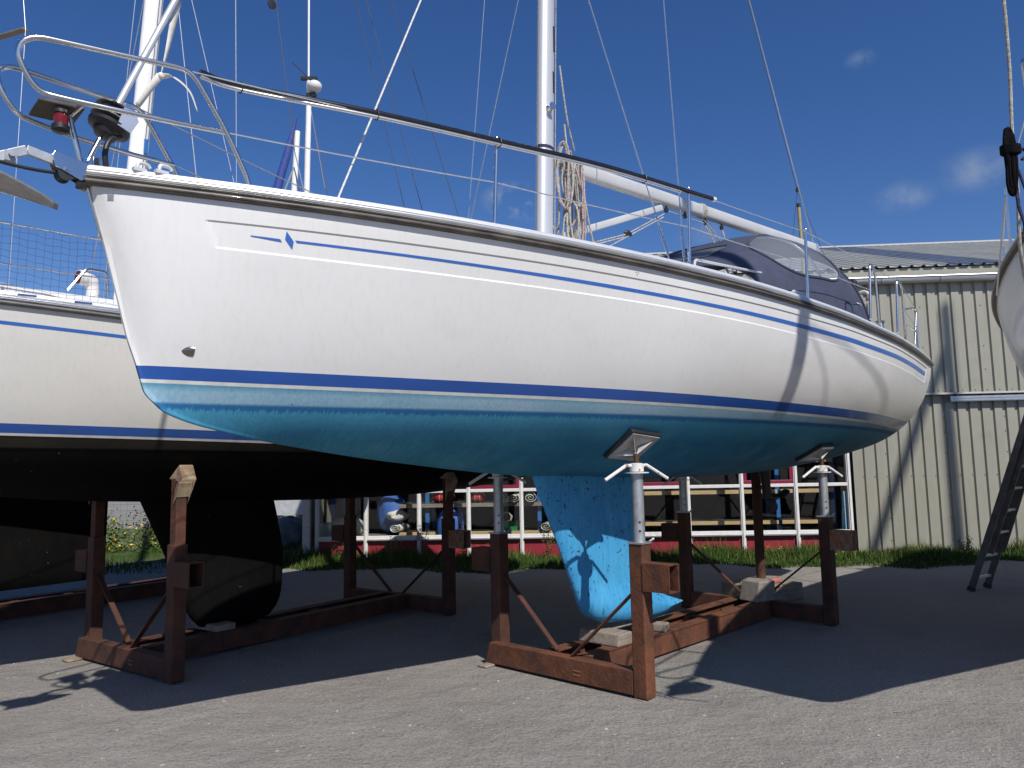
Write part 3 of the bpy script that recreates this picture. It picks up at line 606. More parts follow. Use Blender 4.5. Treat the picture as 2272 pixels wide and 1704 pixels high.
def hull(E, topm, stripem, bandm, wlm, afm, panel=True, rubm=None, toem=None, deep=1):
    lv = [(lambda s: zs_(s)+.06, 0), (zs_, 0), (lerp(zs_, gr1, .6), 0), (lambda s: float(gr1(s))+.003, 0), (lambda s: float(gr1(s))-.005, 1), (lerp(gr1, gr2, .3), 1), (lerp(gr1, gr2, .65), 1), (lambda s: float(gr2(s))+.006, 1), (lambda s: float(gr2(s))-.005, 0)]
    lv += [(lerp(gr2, zw_, t), 0) for t in [.04]+[k/16 for k in range(1, 17)]]
    if not panel: lv = [(lambda s: zs_(s)+.06, 0)] + [(lerp(zs_, zw_, k/18), 0) for k in range(19)]
    h = sides(band_rows(lv, panel)).build('hull', topm, E, ang=17)
    sides(band_rows([(lerp(zw_, zbl, k/3), 0) for k in range(4)], False)).build('boot_stripe', bandm, E)
    sides(band_rows([(zbl, 0), (zaf, 0)], False)).build('waterline_stripe', wlm, E)
    # bottom
    rows = [[] for _ in range(27)]
    for s in slist(float(zaf(.3))):
        b, z = section(s); ta = float(np.interp(zaf(s), z, TT))
        for i in range(27):
            t = ta*(1-i/26); rows[i].append((s, max(float(np.interp(t, TT, b)), .008 if i < 26 else 0), float(np.interp(t, TT, z))))
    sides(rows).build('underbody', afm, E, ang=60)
    # transom and deck
    b, z = section(LOA); g = MB(); idx = list(range(0, 121, 5)); g.grid([[V(LOA, b[i]*k, z[i]) for k in (-1, -.5, 0, .5, 1)] for i in idx] + [[V(LOA, b[-1]*k, zs_(LOA)+.06) for k in (-1, -.5, 0, .5, 1)]]); g.build('transom', topm, E)
    g = MB(); g.grid([[V(s, float(bs_(s))*k, zs_(s)+.055+.05*(1-k*k)*min(1, float(bs_(s)))) for k in (-1, -.6, -.2, .2, .6, 1)] for s in np.linspace(0.01, LOA-.005, 50)]); g.build('deck', deckm, E)
    for sd in (1, -1):
        hr = lambda c0, h0, r1, r2, a0=-90, a1=90, n=6: [(c0+r1*math.cos(R(a0+(a1-a0)*k/n)), h0+r2*math.sin(R(a0+(a1-a0)*k/n))) for k in range(n+1)]
        sweep([(-.01, -.006)]+hr(.008, .011, .026, .016)+[(-.01, .028)], 0, LOA+.0, 0, sd).build('rub_rail', rubm or rubb, E, ang=60)
        sweep([(-.01, .030)]+hr(.002, .037, .022, .007)+[(-.01, .044)], 0, LOA, 0, sd).build('rub_rail_capping', rubtop, E, ang=60)
        sweep([(-.02, .046)]+hr(-.004, .058, .022, .0125)+[(-.02, .071)], 0, LOA, 0, sd).build('toe_rail_moulding', alu, E, ang=60)
        sweep([(-.05, .070), (.004, .073), (-.004, .094), (-.016, .101), (-.05, .101)], 0, LOA, 0, sd).build('toe_rail', toem or toew, E, ang=30)
    return h
def rail_pt(s, z, ins=.09, side=1): return V(s, side*(float(bs_(min(s, LOA)))-ins), z)
def mast_s(z): return 3.353+(z-3.432)*.05
def mast(E, z0, z1, m, rx=.085, ry=.06, sfun=mast_s):
    rows = []
    for z in np.linspace(z0, z1, 14):
        k = 1 if z < z1-3 else 1-.25*(z-z1+3)/3
        rows.append([V(sfun(z)+rx*k*math.cos(t), ry*k*math.sin(t), z) for t in [2*math.pi*j/24 for j in range(24)]])
    g = MB(); g.grid(rows, wrap=True); g.f.append(tuple(range(24))); k = len(g.v); g.f.append(tuple(range(k-24, k))); return g.build('mast', m, E)
PUL = [(.66, .30, 3.03), (.645, .30, 3.08), (.537, .30, 3.272), (.38, .29, 3.50), (.33, .28, 3.53), (.134, .25, 3.511), (-.28, .175, 3.482), (-.335, .155, 3.425), (-.31, .15, 3.34), (-.245, .15, 3.25), (-.17, .17, 3.245), (.05, .22, 3.245), (.30, .26, 3.256), (.537, .29, 3.274)]
def pulpit(E, m=None):
    for sd, nm in ((1, 0), (-1, 1)):
        g = MB(); g.tube(bend([V(s, sd*b, z) for s, b, z in PUL], .06, 4), .0125, 10); p = g.build('pulpit', m or steel, E)
        g = MB(); g.lathe([(.03, 0), (.03, .008), (.016, .02)], V(.66, sd*.30, 3.005), (0, 0, 1), 12); g.build('pulpit_foot', steel, p)
def cabin(E, m, top=3.20):
    rows = []
    for s, w, t in ((2.25, .42, .04), (2.6, .56, .62), (3.2, .70, .85), (4.2, .80, 1), (5.4, .84, 1.05), (6.2, .80, 1.08)):
        zb = zs_(s)+.07; zt = zb+(top-zb)*t; rows.append([V(s+(.0 if j in (0, 7) else .05), k*w, z) for j, (k, z) in enumerate(((1, zb), (.93, zt-.03), (.85, zt), (.3, zt+.05), (-.3, zt+.05), (-.85, zt), (-.93, zt-.03), (-1, zb)))])
    g = MB(); g.grid(rows); n = 8; g.f.append(tuple(range(n))); k = len(g.v); g.f.append(tuple(range(k-n, k))); return g.build('cabin', m, E)

# ============ main yacht
BOW = (-1.966, 3.427); AZ = 42
Y1 = empty('sailing_yacht', (*BOW, 0), R(90-AZ), 'white sailing yacht with light blue antifouling propped in the middle of the yard', 'sailboat', 'yachts stored in cradles')
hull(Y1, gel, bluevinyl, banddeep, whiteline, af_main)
def strip(name, top, bot, s0, s1, m, par, off=.0015, ins=True):
    g = MB()
    for sd in (1, -1):
        rows = [[], []]
        for s in np.linspace(s0, s1, 90):
            for i, f in enumerate((top, bot)):
                z = float(f(s)); rows[i].append(V(s, sd*(hb(s, z)+off-(inset(s, z) if ins else 0)), z))
        g.grid(rows)
    return g.build(name, m, par)
strip('sheer_stripe', spU, spL, .862, 8.9, bluevinyl, Y1)
def poly_on_hull(name, pts, m, off=.002, ins=True, sds=(1, -1)):
    g = MB()
    for sd in sds: g.add([V(s, sd*(hb(s, z)+off-(inset(s, z) if ins else 0)), z) for s, z in pts], [tuple(range(len(pts)))])
    return g.build(name, m, Y1, smooth=False)
poly_on_hull('stripe_dash', [(.653, 2.768), (.72, 2.7665), (.786, 2.7640), (.796, 2.7490), (.728, 2.756), (.662, 2.762)], bluevinyl)
poly_on_hull('stripe_diamond', [(.810, 2.806), (.848, 2.758), (.846, 2.717), (.808, 2.765)], bluevinyl)
poly_on_hull('stripe_nose', [(.853, 2.7655), (.866, 2.7645), (.868, 2.7530), (.864, 2.7535)], bluevinyl)
poly_on_hull('reflector_patch', [(.078, 2.897), (.101, 2.898), (.103, 2.869), (.081, 2.868)], pm('grey_patch', (.24, .26, .30), .35), .002, False)
for q in ([(2.897, 2.836), (2.906, 2.836), (2.908, 2.828)], [(2.93, 2.833), (2.921, 2.835), (2.920, 2.827)], [(2.910, 2.821), (2.918, 2.821), (2.915, 2.812)]): poly_on_hull('hull_mark', q, blackm, .002, False)
# chrome shell vent low on the bow
for sd in (1, -1):
    rows = []
    for i in range(9):
        t = i/8; w = .024*math.sin(math.pi*.5*min(1, t*1.25))**.7; h_ = .011*math.sin(math.pi*.5*t)
        rows.append([V(.428+.052*t+.003*z_*w/.024, sd*(hb(.428+.052*t, 2.193+z_*w)+h_*math.sqrt(max(0, 1-z_*z_))+.0005), 2.193+z_*w) for z_ in [-1+2*k/8 for k in range(9)]])
    g = MB(); g.grid(rows); g.build('shell_vent', pm('dark_chrome', (.32, .31, .30), .2, 1), Y1)
km = keelmesh(pchip([.26, .30, .34, .39, .47, .55, 1.0, 1.55], [4.62, 4.3, 3.95, 3.80, 3.70, 3.655, 3.43, 3.13]), pchip([.26, .285, .31, .35, .48, .62, .83, 1.35, 1.55], [4.95, 5.22, 5.31, 5.22, 4.80, 4.68, 4.64, 4.585, 4.57]), pchip([.26, .29, .36, .5, .65, 1.0, 1.55], [.03, .085, .125, .115, .075, .075, .085]), 1.56, .26)
km.build('keel', af_keel, Y1, ang=60)
cabin(Y1, deckm)
# saildrive leg and propeller
g = MB(); g.tube([V(7.20, 0, 1.56), V(7.22, 0, 1.34), V(7.24, 0, 1.20)], [.07, .05, .055], 12); sdv = g.build('saildrive_leg', blackm, Y1); g = MB(); g.lathe([(.0, -.11), (.035, -.08), (.05, 0), (.05, .12), (.035, .19), (.012, .22)], V(7.28, 0, 1.20), (1, 0, 0), 14, False); pr = g.build('propeller_hub', blackm, sdv)
for k in range(3):
    an = R(20+120*k); rows = []
    for i in range(7):
        r_ = .04+.16*i/6; w = .055*math.sin(math.pi*(.12+.8*i/6)); tw = R(50-25*i/6)
        rows.append([V(7.42+u*w*math.sin(tw), r_*math.cos(an)-u*w*math.cos(tw)*math.sin(an), 1.20+r_*math.sin(an)+u*w*math.cos(tw)*math.cos(an)) for u in (-1, -.5, 0, .5, 1)])
    g = MB(); g.grid(rows); g.build('propeller_blade', blackm, sdv, solid=.008)
# ---- rig
mast(Y1, 3.0, 13.5, mastm)
def mast_ring(z, m, nm, h_=.012, gr=.0015):
    g = MB(); rows = []
    for dz in (-h_, h_): rows.append([V(mast_s(z)+(.085+gr)*math.cos(t), (.06+gr)*math.sin(t), z+dz) for t in [2*math.pi*j/24 for j in range(24)]])
    g.grid(rows, wrap=True); return g.build(nm, m, Y1)
mast_ring(4.147, roped, 'mast_band', .014)
g = MB(); g.tube([V(mast_s(z)-.093, 0, z) for z in (3.05, 8, 13.3)], .004, 5); g.build('mast_track', wired, Y1)
g = MB(); g.lathe([(.03, 0), (.03, .02), (.022, .03), (.022, .05), (.032, .062)], V(mast_s(4.50)-.02, .052, 4.47), Vector((-.3, -1, 0)), 14); g.build('mast_winch', steel, Y1)
for z, h_ in ((4.72, .09), (5.1, .11)): 
    g = MB(); g.box(V(mast_s(z)+.035, .052, z), (.008, .008, h_)); g.build('halyard_slot', blackm, Y1, smooth=False)
for k, (ds, b, z0, z1) in enumerate(((.095, .01, 3.4, 13.2), (.105, -.02, 3.4, 11), (.098, .03, 3.45, 9))):
    rod('halyard', V(mast_s(z0)+ds, b, z0), V(mast_s(z1)+ds*.9, b, z1), .0045, rope, Y1, 5)
# coils of halyard rope hanging at the mast
rs = np.random.default_rng(12)
for k in range(15):
    g = MB(); s0 = rs.uniform(3.50, 3.78); b0 = rs.uniform(-.05, .10); zt = 4.16-.55*(k % 3 == 1)*rs.random()+rs.uniform(-.06, .10); L_ = rs.uniform(.25, .75); w = rs.uniform(.03, .075); ph_ = rs.uniform(0, 6.28); pts = []
    for j in range(22):
        t = 2*math.pi*j/22; pts.append(V(s0+w*math.sin(t)*math.cos(ph_)+.01*math.sin(3*t+k), b0+w*math.sin(t)*math.sin(ph_)+.01*math.cos(2*t+k), zt-L_/2+L_/2*math.cos(t)))
    g.tube(pts, .0085, 6, closed=True); g.build('halyard_coil', ropep if k in (3, 9, 12) else rope, Y1)
for k in range(5):
    g = MB(); c = V(3.60+.05*k, .03+.02*(k % 2), 4.05-.09*k); pts = []
    for j in range(40):
        t = 2*math.pi*j/40*3; pts.append(c+Vector((.055*math.cos(t)*(1+.2*math.sin(5*t)), .04*math.sin(t*1.07), .05*math.sin(t)+.012*math.cos(4*t))))
    g.tube(pts, .0085, 6); g.build('rope_hank', rope, Y1)
for pts in (((3.55, .05, 4.9), (3.62, .06, 4.45), (3.72, .05, 4.22)), ((3.80, .06, 3.98), (3.86, .07, 3.65), (3.98, .09, 3.2)), ((3.58, .06, 4.4), (3.60, .08, 3.9), (3.60, .07, 3.2)), ((3.66, .05, 4.1), (3.70, .06, 3.7), (3.66, .05, 3.25))):
    g = MB(); g.tube(curve([V(*p) for p in pts], 6), .0075, 6); g.build('halyard_tail', rope, Y1)
# boom and vang
def boxtube(P0, P1, w, h_, m, nm, par, n=20, e=3.2):
    P0, P1 = Vector(P0), Vector(P1); d = (P1-P0).normalized(); y = Vector((0, 0, 1)).cross(d).normalized(); z = d.cross(y); rows = []
    for P in (P0, P0.lerp(P1, .5), P1):
        rows.append([P+y*(w/2*math.copysign(abs(math.cos(t))**(2/e), math.cos(t)))+z*(h_/2*math.copysign(abs(math.sin(t))**(2/e), math.sin(t))) for t in [2*math.pi*j/n for j in range(n)]])
    g = MB(); g.grid(rows, wrap=True); g.f.append(tuple(range(n))); k = len(g.v); g.f.append(tuple(range(k-n, k))); return g.build(nm, m, par)
BM0, BM1 = V(3.72, .005, 4.085), V(8.33, .30, 4.262)
boom = boxtube(BM0, BM1, .095, .135, boomm, 'boom', Y1, 20, 2.6)
def onboom(t, dz=0, db=0): return BM0.lerp(BM1, t)+Vector((0, -db, dz))
boxtube(onboom(-.012), onboom(.012), .10, .14, alu, 'boom_end_cap', boom); boxtube(onboom(.993), onboom(1.012), .10, .14, alu, 'boom_end_cap', boom)
g = MB(); g.box(V(3.60, 0, 4.08), (.10, .02, .02)); g.build('gooseneck', alu, Y1, bevel=.004)
g = MB()
for k in range(4): g.tube([onboom(.43+.004*k)+Vector((0, .053*math.cos(t), .075*math.sin(t))) for t in [2*math.pi*j/16 for j in range(16)]], .007, 6, closed=True)
g.build('boom_lashing', rope, boom)
kv = boxtube(V(3.55, .0, 3.45), V(5.02, .085, 4.035), .042, .062, boomm, 'vang_strut', Y1, 16, 5)
for t in (.24, .78, .90): 
    P = V(3.55, 0, 3.45).lerp(V(5.02, .085, 4.035), t); Q = V(3.55, 0, 3.45).lerp(V(5.02, .085, 4.035), t+.012); boxtube(P, Q, .0445, .0645, blackm if t == .90 else alu, 'strut_band', kv, 16, 5)
def block(P, par, r_=.026, m=None):
    g = MB(); g.lathe([(r_*.4, -.010), (r_, -.008), (r_, .008), (r_*.4, .010)], P, (.15, 1, .1), 12); g.box(Vector(P)+Vector((0, 0, r_)), (.006, .008, r_*.6)); return g.build('block', m or blackm, par)
for t in (.30, .37, .45, .52): block(onboom(t, -.105), boom)
for a, b in (((3.62, .02, 3.36), (4.45, .06, 3.66)), ((3.62, .04, 3.34), (4.4, .06, 3.62)), ((4.45, .06, 3.66), (5.05, .10, 3.98)), ((4.0, .05, 3.40), (5.05, .09, 3.95))): rod('vang_line', V(*a), V(*b), .006, rope, Y1)
g = MB(); g.sphere(V(4.47, .06, 3.67), .035, 12, 8, (1.7, .7, .8)); g.build('vang_block', blackm, Y1)
for a, b in ((onboom(.30, -.11), onboom(.45, -.12)), (onboom(.45, -.13), V(6.05, .35, 3.3)), (onboom(.46, -.13), V(6.12, .30, 3.3)), (onboom(.52, -.13), V(6.15, .40, 3.2)), (onboom(.525, -.13), V(6.3, .2, 3.5)), (onboom(.44, -.07), V(6.55, .5, 3.2))): rod('reef_line', a, b, .0055, rope, Y1)
# standing rigging
SPZ = 7.9
def turnbuckle(P, Q, par):
    P, Q = Vector(P), Vector(Q); d = (Q-P).normalized(); g = MB(); g.tube([P, P+d*.05], .006, 6); g.tube([P+d*.05, P+d*.20], .011, 8); g.tube([P+d*.20, P+d*.27], .007, 6); g.build('turnbuckle', steel, par)
for sd in (1, -1):
    tip = V(mast_s(SPZ)+.22, sd*.80, SPZ+.05)
    for nm, A, Bp in (('lower_shroud', V(3.38, sd*1.10, 3.01), V(mast_s(6.7), 0, 6.7)), ('cap_shroud', V(3.53, sd*1.13, 3.01), tip)):
        o = rod(nm, A, Bp, .0048, wire, Y1); turnbuckle(A, Bp, o)
    rod('upper_shroud', tip, V(mast_s(12.9), 0, 12.9), .004, wire, Y1); g = MB(); g.tube([V(mast_s(SPZ), 0, SPZ), tip], [.022, .014], 8); g.build('spreader', mastm, Y1)
rod('backstay', V(mast_s(13.4)+.1, 0, 13.4), V(8.7, 0, 5.2), .004, wired, Y1)
for sd in (1, -1): rod('backstay_bridle', V(8.7, 0, 5.2), V(9.2, sd*.55, 3.02), .0035, wired, Y1)
block(V(8.7, 0, 5.2), Y1, .03)
tl = rod('topping_lift', onboom(1.0, .07), V(mast_s(13.3)+.12, 0, 13.3), .0065, wire, Y1); turnbuckle(onboom(1.0, .07), V(mast_s(13.3)+.12, 0, 13.3), tl)
rod('fore_halyard', V(1.06, .49, 3.02), V(mast_s(8.2)-.08, 0, 8.2), .0055, pm('halyard_white', (.62, .60, .57), .8, var=.3, scale=90), Y1)
rod('flagstaff', V(8.72, .02, 3.4), V(8.66, .02, 4.98), .022, pm('varnished_staff', (.34, .26, .12), .4), Y1, 10); g = MB(); g.tube([V(8.66, .02, 4.95), V(8.66, .02, 5.0)], .026, 10); g.build('staff_cap', blackm, Y1)
# furler and forestay
FS = Vector((.36, 0, .933)).normalized(); F0 = Vector((0, 0, 3.025))
def fs(t, off=0): return F0+FS*t
rod('furler_foil', fs(.37), V(3.62, 0, 12.2), .0165, mastm, Y1, 12)
g = MB(); g.tube([fs(0), fs(.07)], .007, 8); g.tube([fs(.06), fs(.16)], .012, 10); g.tube([fs(.15), fs(.24)], .008, 8); g.build('forestay_turnbuckle', steel, Y1)
dr = MB().lathe([(.02, 0), (.05, .005), (.062, .03), (.092, .045), (.096, .06), (.058, .066), (.052, .115), (.078, .12), (.08, .132), (.038, .14), (.032, .18)], fs(.185)+Vector((.012, 0, 0)), FS, 24).build('furler_drum', blackm, Y1, ang=30)
g = MB(); 
for t in (.066, .122): g.lathe([(.086, 0), (.086, .008)], fs(.21+t), FS, 24)
g.build('drum_flange', pm('drum_grey', (.16, .15, .14), .45, .4), dr, ang=30)
sv = FS.cross(Vector((0, 1, 0))).normalized(); g = MB(); g.prism([fs(.235)+Vector((0, -.087, 0))-sv*.02, fs(.235)+Vector((0, -.087, 0))-sv*.085, fs(.31)+Vector((0, -.087, 0))-sv*.095, fs(.36)+Vector((0, -.087, 0))-sv*.05, fs(.36)+Vector((0, -.087, 0))-sv*.01], (0, -.005, 0)); g.build('drum_guard', alu, dr, smooth=False)
g = MB(); g.tube(curve([V(.155, .02, 3.215), V(.09, .05, 3.17), V(.065, .06, 3.10), V(.075, .05, 3.03)], 6), .013, 10); g.build('furler_hose', blackm, dr)
g = MB(); P = [V(.415, -.02, 4.06), V(.375, -.015, 3.80), V(.335, .0, 3.605)]
def ribbon(pts, w, nm, m, par, tw=0):
    P = curve(pts, 6); rows = [[], []]
    for i, p in enumerate(P):
        t = (P[min(i+1, len(P)-1)]-P[max(i-1, 0)]).normalized(); a = tw*i/len(P); y = Vector((math.cos(a), math.sin(a), .15)); y = (y-t*y.dot(t)).normalized(); k = w(i/(len(P)-1)) if callable(w) else w
        rows[0].append(p+y*k/2); rows[1].append(p-y*k/2)
    g = MB(); g.grid(rows); return g.build(nm, m, par, solid=.002)
strapm = pm('webbing_white', (.60, .58, .53), .8, var=.15, scale=14)
ribbon(P, lambda t: .045*(1-.75*t), 'webbing_strap', strapm, Y1, .9); ribbon([V(.33, 0, 3.60), V(.28, 0, 3.51), V(.225, 0, 3.40)], .035, 'webbing_strap', strapm, Y1, .6); ribbon([V(.335, 0, 3.60), V(.40, .01, 3.61), V(.475, .02, 3.56), V(.515, .03, 3.46)], lambda t: .035-.02*t, 'webbing_strap', strapm, Y1, .8)
g = MB(); g.sphere(V(.335, 0, 3.60), .018, 8, 6); g.build('strap_knot', strapm, Y1)
pulpit(Y1); rod('pulpit_strut', V(-.075, .0, 3.25), V(-.012, 0, 3.03), .0125, steel, Y1, 10)
rod('pulpit_brace', V(-.075, .165, 3.247), V(-.075, -.165, 3.247), .0115, steel, Y1, 10)
g = MB(); g.prism([V(-.215, .06, 3.255), V(-.20, -.14, 3.255), V(-.01, -.15, 3.272), V(-.03, .07, 3.272)], (0, 0, .016)); g.build('bow_seat', pm('seat_board', (.075, .062, .045), .7, var=.3, scale=14), Y1, smooth=False, bevel=.004)
nl = MB().lathe([(.030, 0), (.038, .006), (.038, .03), (.030, .035)], V(-.118, .035, 3.145), (0, 0, 1), 16).build('nav_light', blackm, Y1); g = MB(); g.lathe([(.029, .035), (.031, .06), (.029, .085)], V(-.118, .035, 3.145), (0, 0, 1), 16); g.build('lens', glow_red, nl); g = MB(); g.lathe([(.035, .085), (.035, .10), (.02, .108)], V(-.118, .035, 3.145), (0, 0, 1), 16); g.build('cap', blackm, nl)
# stemhead, bow roller
for sd in (1, -1):
    g = MB(); g.prism([V(-.145, sd*.034, 3.035), V(-.135, sd*.034, 3.055), V(.02, sd*.034, 3.03), V(.03, sd*.034, 2.97), V(-.02, sd*.034, 2.945), V(-.13, sd*.034, 2.985)], (0, .004*sd, 0)); g.build('bow_roller_cheek', steel, Y1, smooth=False, bevel=.0015)
g = MB(); g.lathe([(.034, -.028), (.02, 0), (.034, .028)], V(-.085, 0, 2.965), (0, 1, 0), 16); g.lathe([(.03, -.028), (.03, .028)], V(-.0, 0, 2.955), (0, 1, 0), 16); g.build('bow_roller', blackm, Y1)
g = MB(); g.tube([V(-.085, -.045, 2.985), V(-.085, .045, 2.985)], .008, 8); g.build('roller_pin', steel, Y1)
g = MB(); zz_ = np.linspace(3.0, 2.70, 9); g.grid([[V(stem_s(z)-.006, k*.012, z) for k in (-1, 1)] for z in zz_]); g.build('stem_plate', steel, Y1, solid=.004)
g = MB(); g.prism([V(.0, .03, 3.02), V(.0, -.03, 3.02), V(.19, -.09, 3.022), V(.19, .09, 3.022)], (0, 0, .012)); g.box(V(.055, 0, 3.055), (.022, .006, .03)); g.build('stemhead_fitting', steel, Y1, bevel=.002)
for s in (.215, .30):
    for sd in (1, -1):
        g = MB(); b = float(bs_(s))-.02; g.tube(curve([V(s-.03, sd*b, 3.028), V(s-.025, sd*b, 3.062), V(s+.015, sd*b, 3.065), V(s+.03, sd*b, 3.05)], 5), .009, 8); g.box(V(s-.02, sd*b, 3.03), (.03, .014, .008)); g.build('fairlead', toew, Y1)
# stanchions, lifelines, stowed pole
ST = [(1.95, 3.025, 3.536), (3.52, 3.005, 3.54), (5.15, 2.985, 3.555)]
for sd in (1, -1):
    for s, z0, z1 in ST:
        st = rod('stanchion', rail_pt(s, z0-.02, .09, sd), rail_pt(s+.02, z1, .085, sd), .0125, steel, Y1, 10); g = MB(); g.lathe([(.03, 0), (.028, .03), (.018, .045)], rail_pt(s, zs_(s)+.075, .09, sd), (0, 0, 1), 12); g.build('stanchion_base', steel, st); g = MB(); g.sphere(rail_pt(s+.02, z1+.004, .085, sd), .016, 10, 6); g.build('stanchion_cap', steel, st)
    up = [V(.36, sd*.285, 3.525)]+[rail_pt(s+.02, z1-.012, .085, sd) for s, z0, z1 in ST]+[rail_pt(6.82, 3.565, .09, sd)]
    lw = [V(.54, sd*.29, 3.275)]+[rail_pt(s+.01, (z0+z1)/2-.01, .087, sd) for s, z0, z1 in ST]+[rail_pt(6.74, 3.28, .09, sd)]
    for L_ in (up, lw):
        for a, b in zip(L_, L_[1:]): rod('lifeline', a, b, .0038, wire, Y1, 6, .006)
PO = [V(.40, .285, 3.536), V(.60, .305, 3.535), V(1.25, .565, 3.527), V(1.97, .80, 3.522), V(2.75, 1.03, 3.522), V(3.79, 1.235, 3.518)]
g = MB(); g.tube(curve(PO, 6), .0165, 12); po = g.build('stowed_pole', polem, Y1); g = MB(); P = curve(PO, 6); g.tube([P[-1], P[-1]+(P[-1]-P[-2]).normalized()*.03], .018, 12); g.build('pole_tip', whitep, po)
g = MB(); g.tube([p+Vector((0, -.012, -.027)) for p in curve(PO, 6)[:-2]], .010, 10); g.build('stowed_boathook', pm('alloy_tube', (.66, .66, .65), .25, .8), Y1)
for s in (.62, 1.2, 1.95, 3.0):
    i = min(range(len(P)), key=lambda j: abs(P[j].x-s)); g = MB(); g.tube([P[i]+Vector((0, .02*math.cos(t)-.006, .030*math.sin(t)-.012)) for t in [2*math.pi*j/12 for j in range(12)]], .003, 5, closed=True); g.build('pole_tie', blackm, Y1)
# stern rails
for sd in (1, -1):
    for s0, s1, zt, b in ((6.66, 7.0, 3.56, 1.41), (7.74, 8.12, 3.59, 1.36)):
        g = MB(); g.tube(bend([V(s0, sd*b, 2.98), V(s0+.10, sd*b, zt), V(s1-.06, sd*(b-.01), zt-.03), V(s1, sd*(b-.02), 2.98)], .06), .0125, 10); g.build('pushpit_hoop', steel, Y1)
    g = MB(); g.tube(bend([V(8.06, sd*1.33, 3.28), V(8.7, sd*1.29, 3.40), V(9.22, sd*1.20, 3.46), V(9.22, sd*1.19, 2.98)], .08), .0125, 10); g.tube([V(8.95, sd*1.22, 3.0), V(9.20, sd*1.20, 3.44)], .0125, 10); g.build('pushpit_rail', steel, Y1)
    rod('pushpit_lower_rail', V(8.1, sd*1.34, 3.12), V(9.2, sd*1.20, 3.18), .0095, steel, Y1, 8)
    rod('stern_lifeline', rail_pt(6.98, 3.54, .1, sd), V(7.84, sd*1.36, 3.57), .0035, wire, Y1); rod('stern_lifeline', V(8.06, sd*1.35, 3.56), V(9.2, sd*1.2, 3.47), .0035, wire, Y1); rod('stern_lifeline', V(8.1, sd*1.34, 3.3), V(9.2, sd*1.2, 3.22), .003, wire, Y1)
    w_ = MB().lathe([(.055, 0), (.055, .02), (.042, .03), (.036, .07), (.05, .10), (.052, .11), (.02, .115)], V(7.62, sd*1.22, 3.00), (0, 0, 1), 18).build('sheet_winch', steel, Y1, ang=30)
    g = MB(); g.sphere(V(9.22, sd*1.25, 2.86), .022, 10, 8); g.build('stern_light', steel, Y1)
    g = MB(); g.tube(bend([V(4.05, sd*.92, 3.06), V(4.08, sd*.92, 3.185), V(5.42, sd*.93, 3.30), V(5.46, sd*.93, 3.10)], .03), .011, 8); hrn = g.build('cabin_handrail', toew, Y1)
    g = MB(); g.tube(curve([V(4.76, sd*1.40, 2.93+.02), V(4.80, sd*1.40, 2.965), V(4.90, sd*1.405, 2.965), V(4.95, sd*1.41, 2.945)], 4), .012, 8); g.build('mooring_fairlead', toew, Y1)
horse = MB(); pts = [V(7.66, 1.05, 3.40)+Vector((.0, .07*math.cos(t), .075*math.sin(t))) for t in [2*math.pi*j/18 for j in range(18)]]; horse.tube(pts, .018, 8, closed=True); hz = horse.build('life_ring', pm('ring_white', (.62, .58, .52), .6, c2=(.45, .12, .08), scale=14, lo=.6, hi=.62), Y1)
g = MB(); g.box(V(7.52, 1.0, 3.52), (.05, .03, .07)); g.build('instrument_box', blackm, Y1, bevel=.006)
# sprayhood
US = [0, .28, .55, .8, 1]
cs = pchip(US, [4.86, 5.55, 6.15, 6.60, 6.92]); cz = pchip(US, [3.37, 3.70, 3.93, 3.96, 3.86]); ss = pchip(US, [5.35, 5.95, 6.55, 7.1, 7.58]); sw = pchip(US, [.98, 1.07, 1.11, 1.12, 1.13]); szb = pchip(US, [3.02, 3.03, 3.04, 3.06, 3.08])
def hood(u, v, off=0):      # v 0 port base .. 1 starboard base
    th = math.pi*v; sn = math.sin(th); c = math.cos(th)
    k = abs(sn)**.78; b = float(sw(u))*math.copysign(abs(c)**.52, c)
    return V(float(ss(u))+(float(cs(u))-float(ss(u)))*k, b*(1+off), float(szb(u))+(float(cz(u))-float(szb(u)))*k+off)
NU, NVv = 70, 140
def inwin(u, v):
    for v0, c_u, w_u, c_v, w_v in ((0, .55, .33, .25, .15), (1, .55, .33, .25, .15)):
        q = v if v0 == 0 else 1-v
        if abs((u-c_u)/w_u)**2.8+abs((q-c_v)/w_v)**2.8 < 1: return True
    return abs((u-.2)/.09)**5+abs((v-.5)/.08)**5 < 1
verts = [hood(i/NU, j/NVv) for i in range(NU+1) for j in range(NVv+1)]; g = MB(); gw = MB(); fc = []; fw = []
for i in range(NU):
    for j in range(NVv):
        q = (i*(NVv+1)+j, i*(NVv+1)+j+1, (i+1)*(NVv+1)+j+1, (i+1)*(NVv+1)+j); (fw if inwin((i+.5)/NU, (j+.5)/NVv) else fc).append(q)
sh_ = MB().add(verts, fc).build('sprayhood', canvas, Y1, ang=80, solid=.003)
def used(vs_, fs_):
    m = {}; nv = []; nf = []
    for q in fs_:
        t = []
        for i in q:
            if i not in m: m[i] = len(nv); nv.append(vs_[i])
            t.append(m[i])
        nf.append(tuple(t))
    return nv, nf
MB().add(*used(verts, fw)).build('clear_window', vinyl, sh_, ang=80)
for c_u, w_u, c_v, w_v, p_, mir in ((.55, .33, .25, .15, 2.8, 0), (.55, .33, .25, .15, 2.8, 1), (.2, .09, .5, .08, 5, 0)):
    pts = []
    for k in range(64):
        t = 2*math.pi*k/64; u = c_u+w_u*math.copysign(abs(math.cos(t))**(2/p_), math.cos(t)); v = c_v+w_v*math.copysign(abs(math.sin(t))**(2/p_), math.sin(t)); pts.append(hood(u, 1-v if mir else v, .004))
    g = MB(); g.tube(pts, .013, 6, closed=True); g.build('window_binding', canvas, sh_)
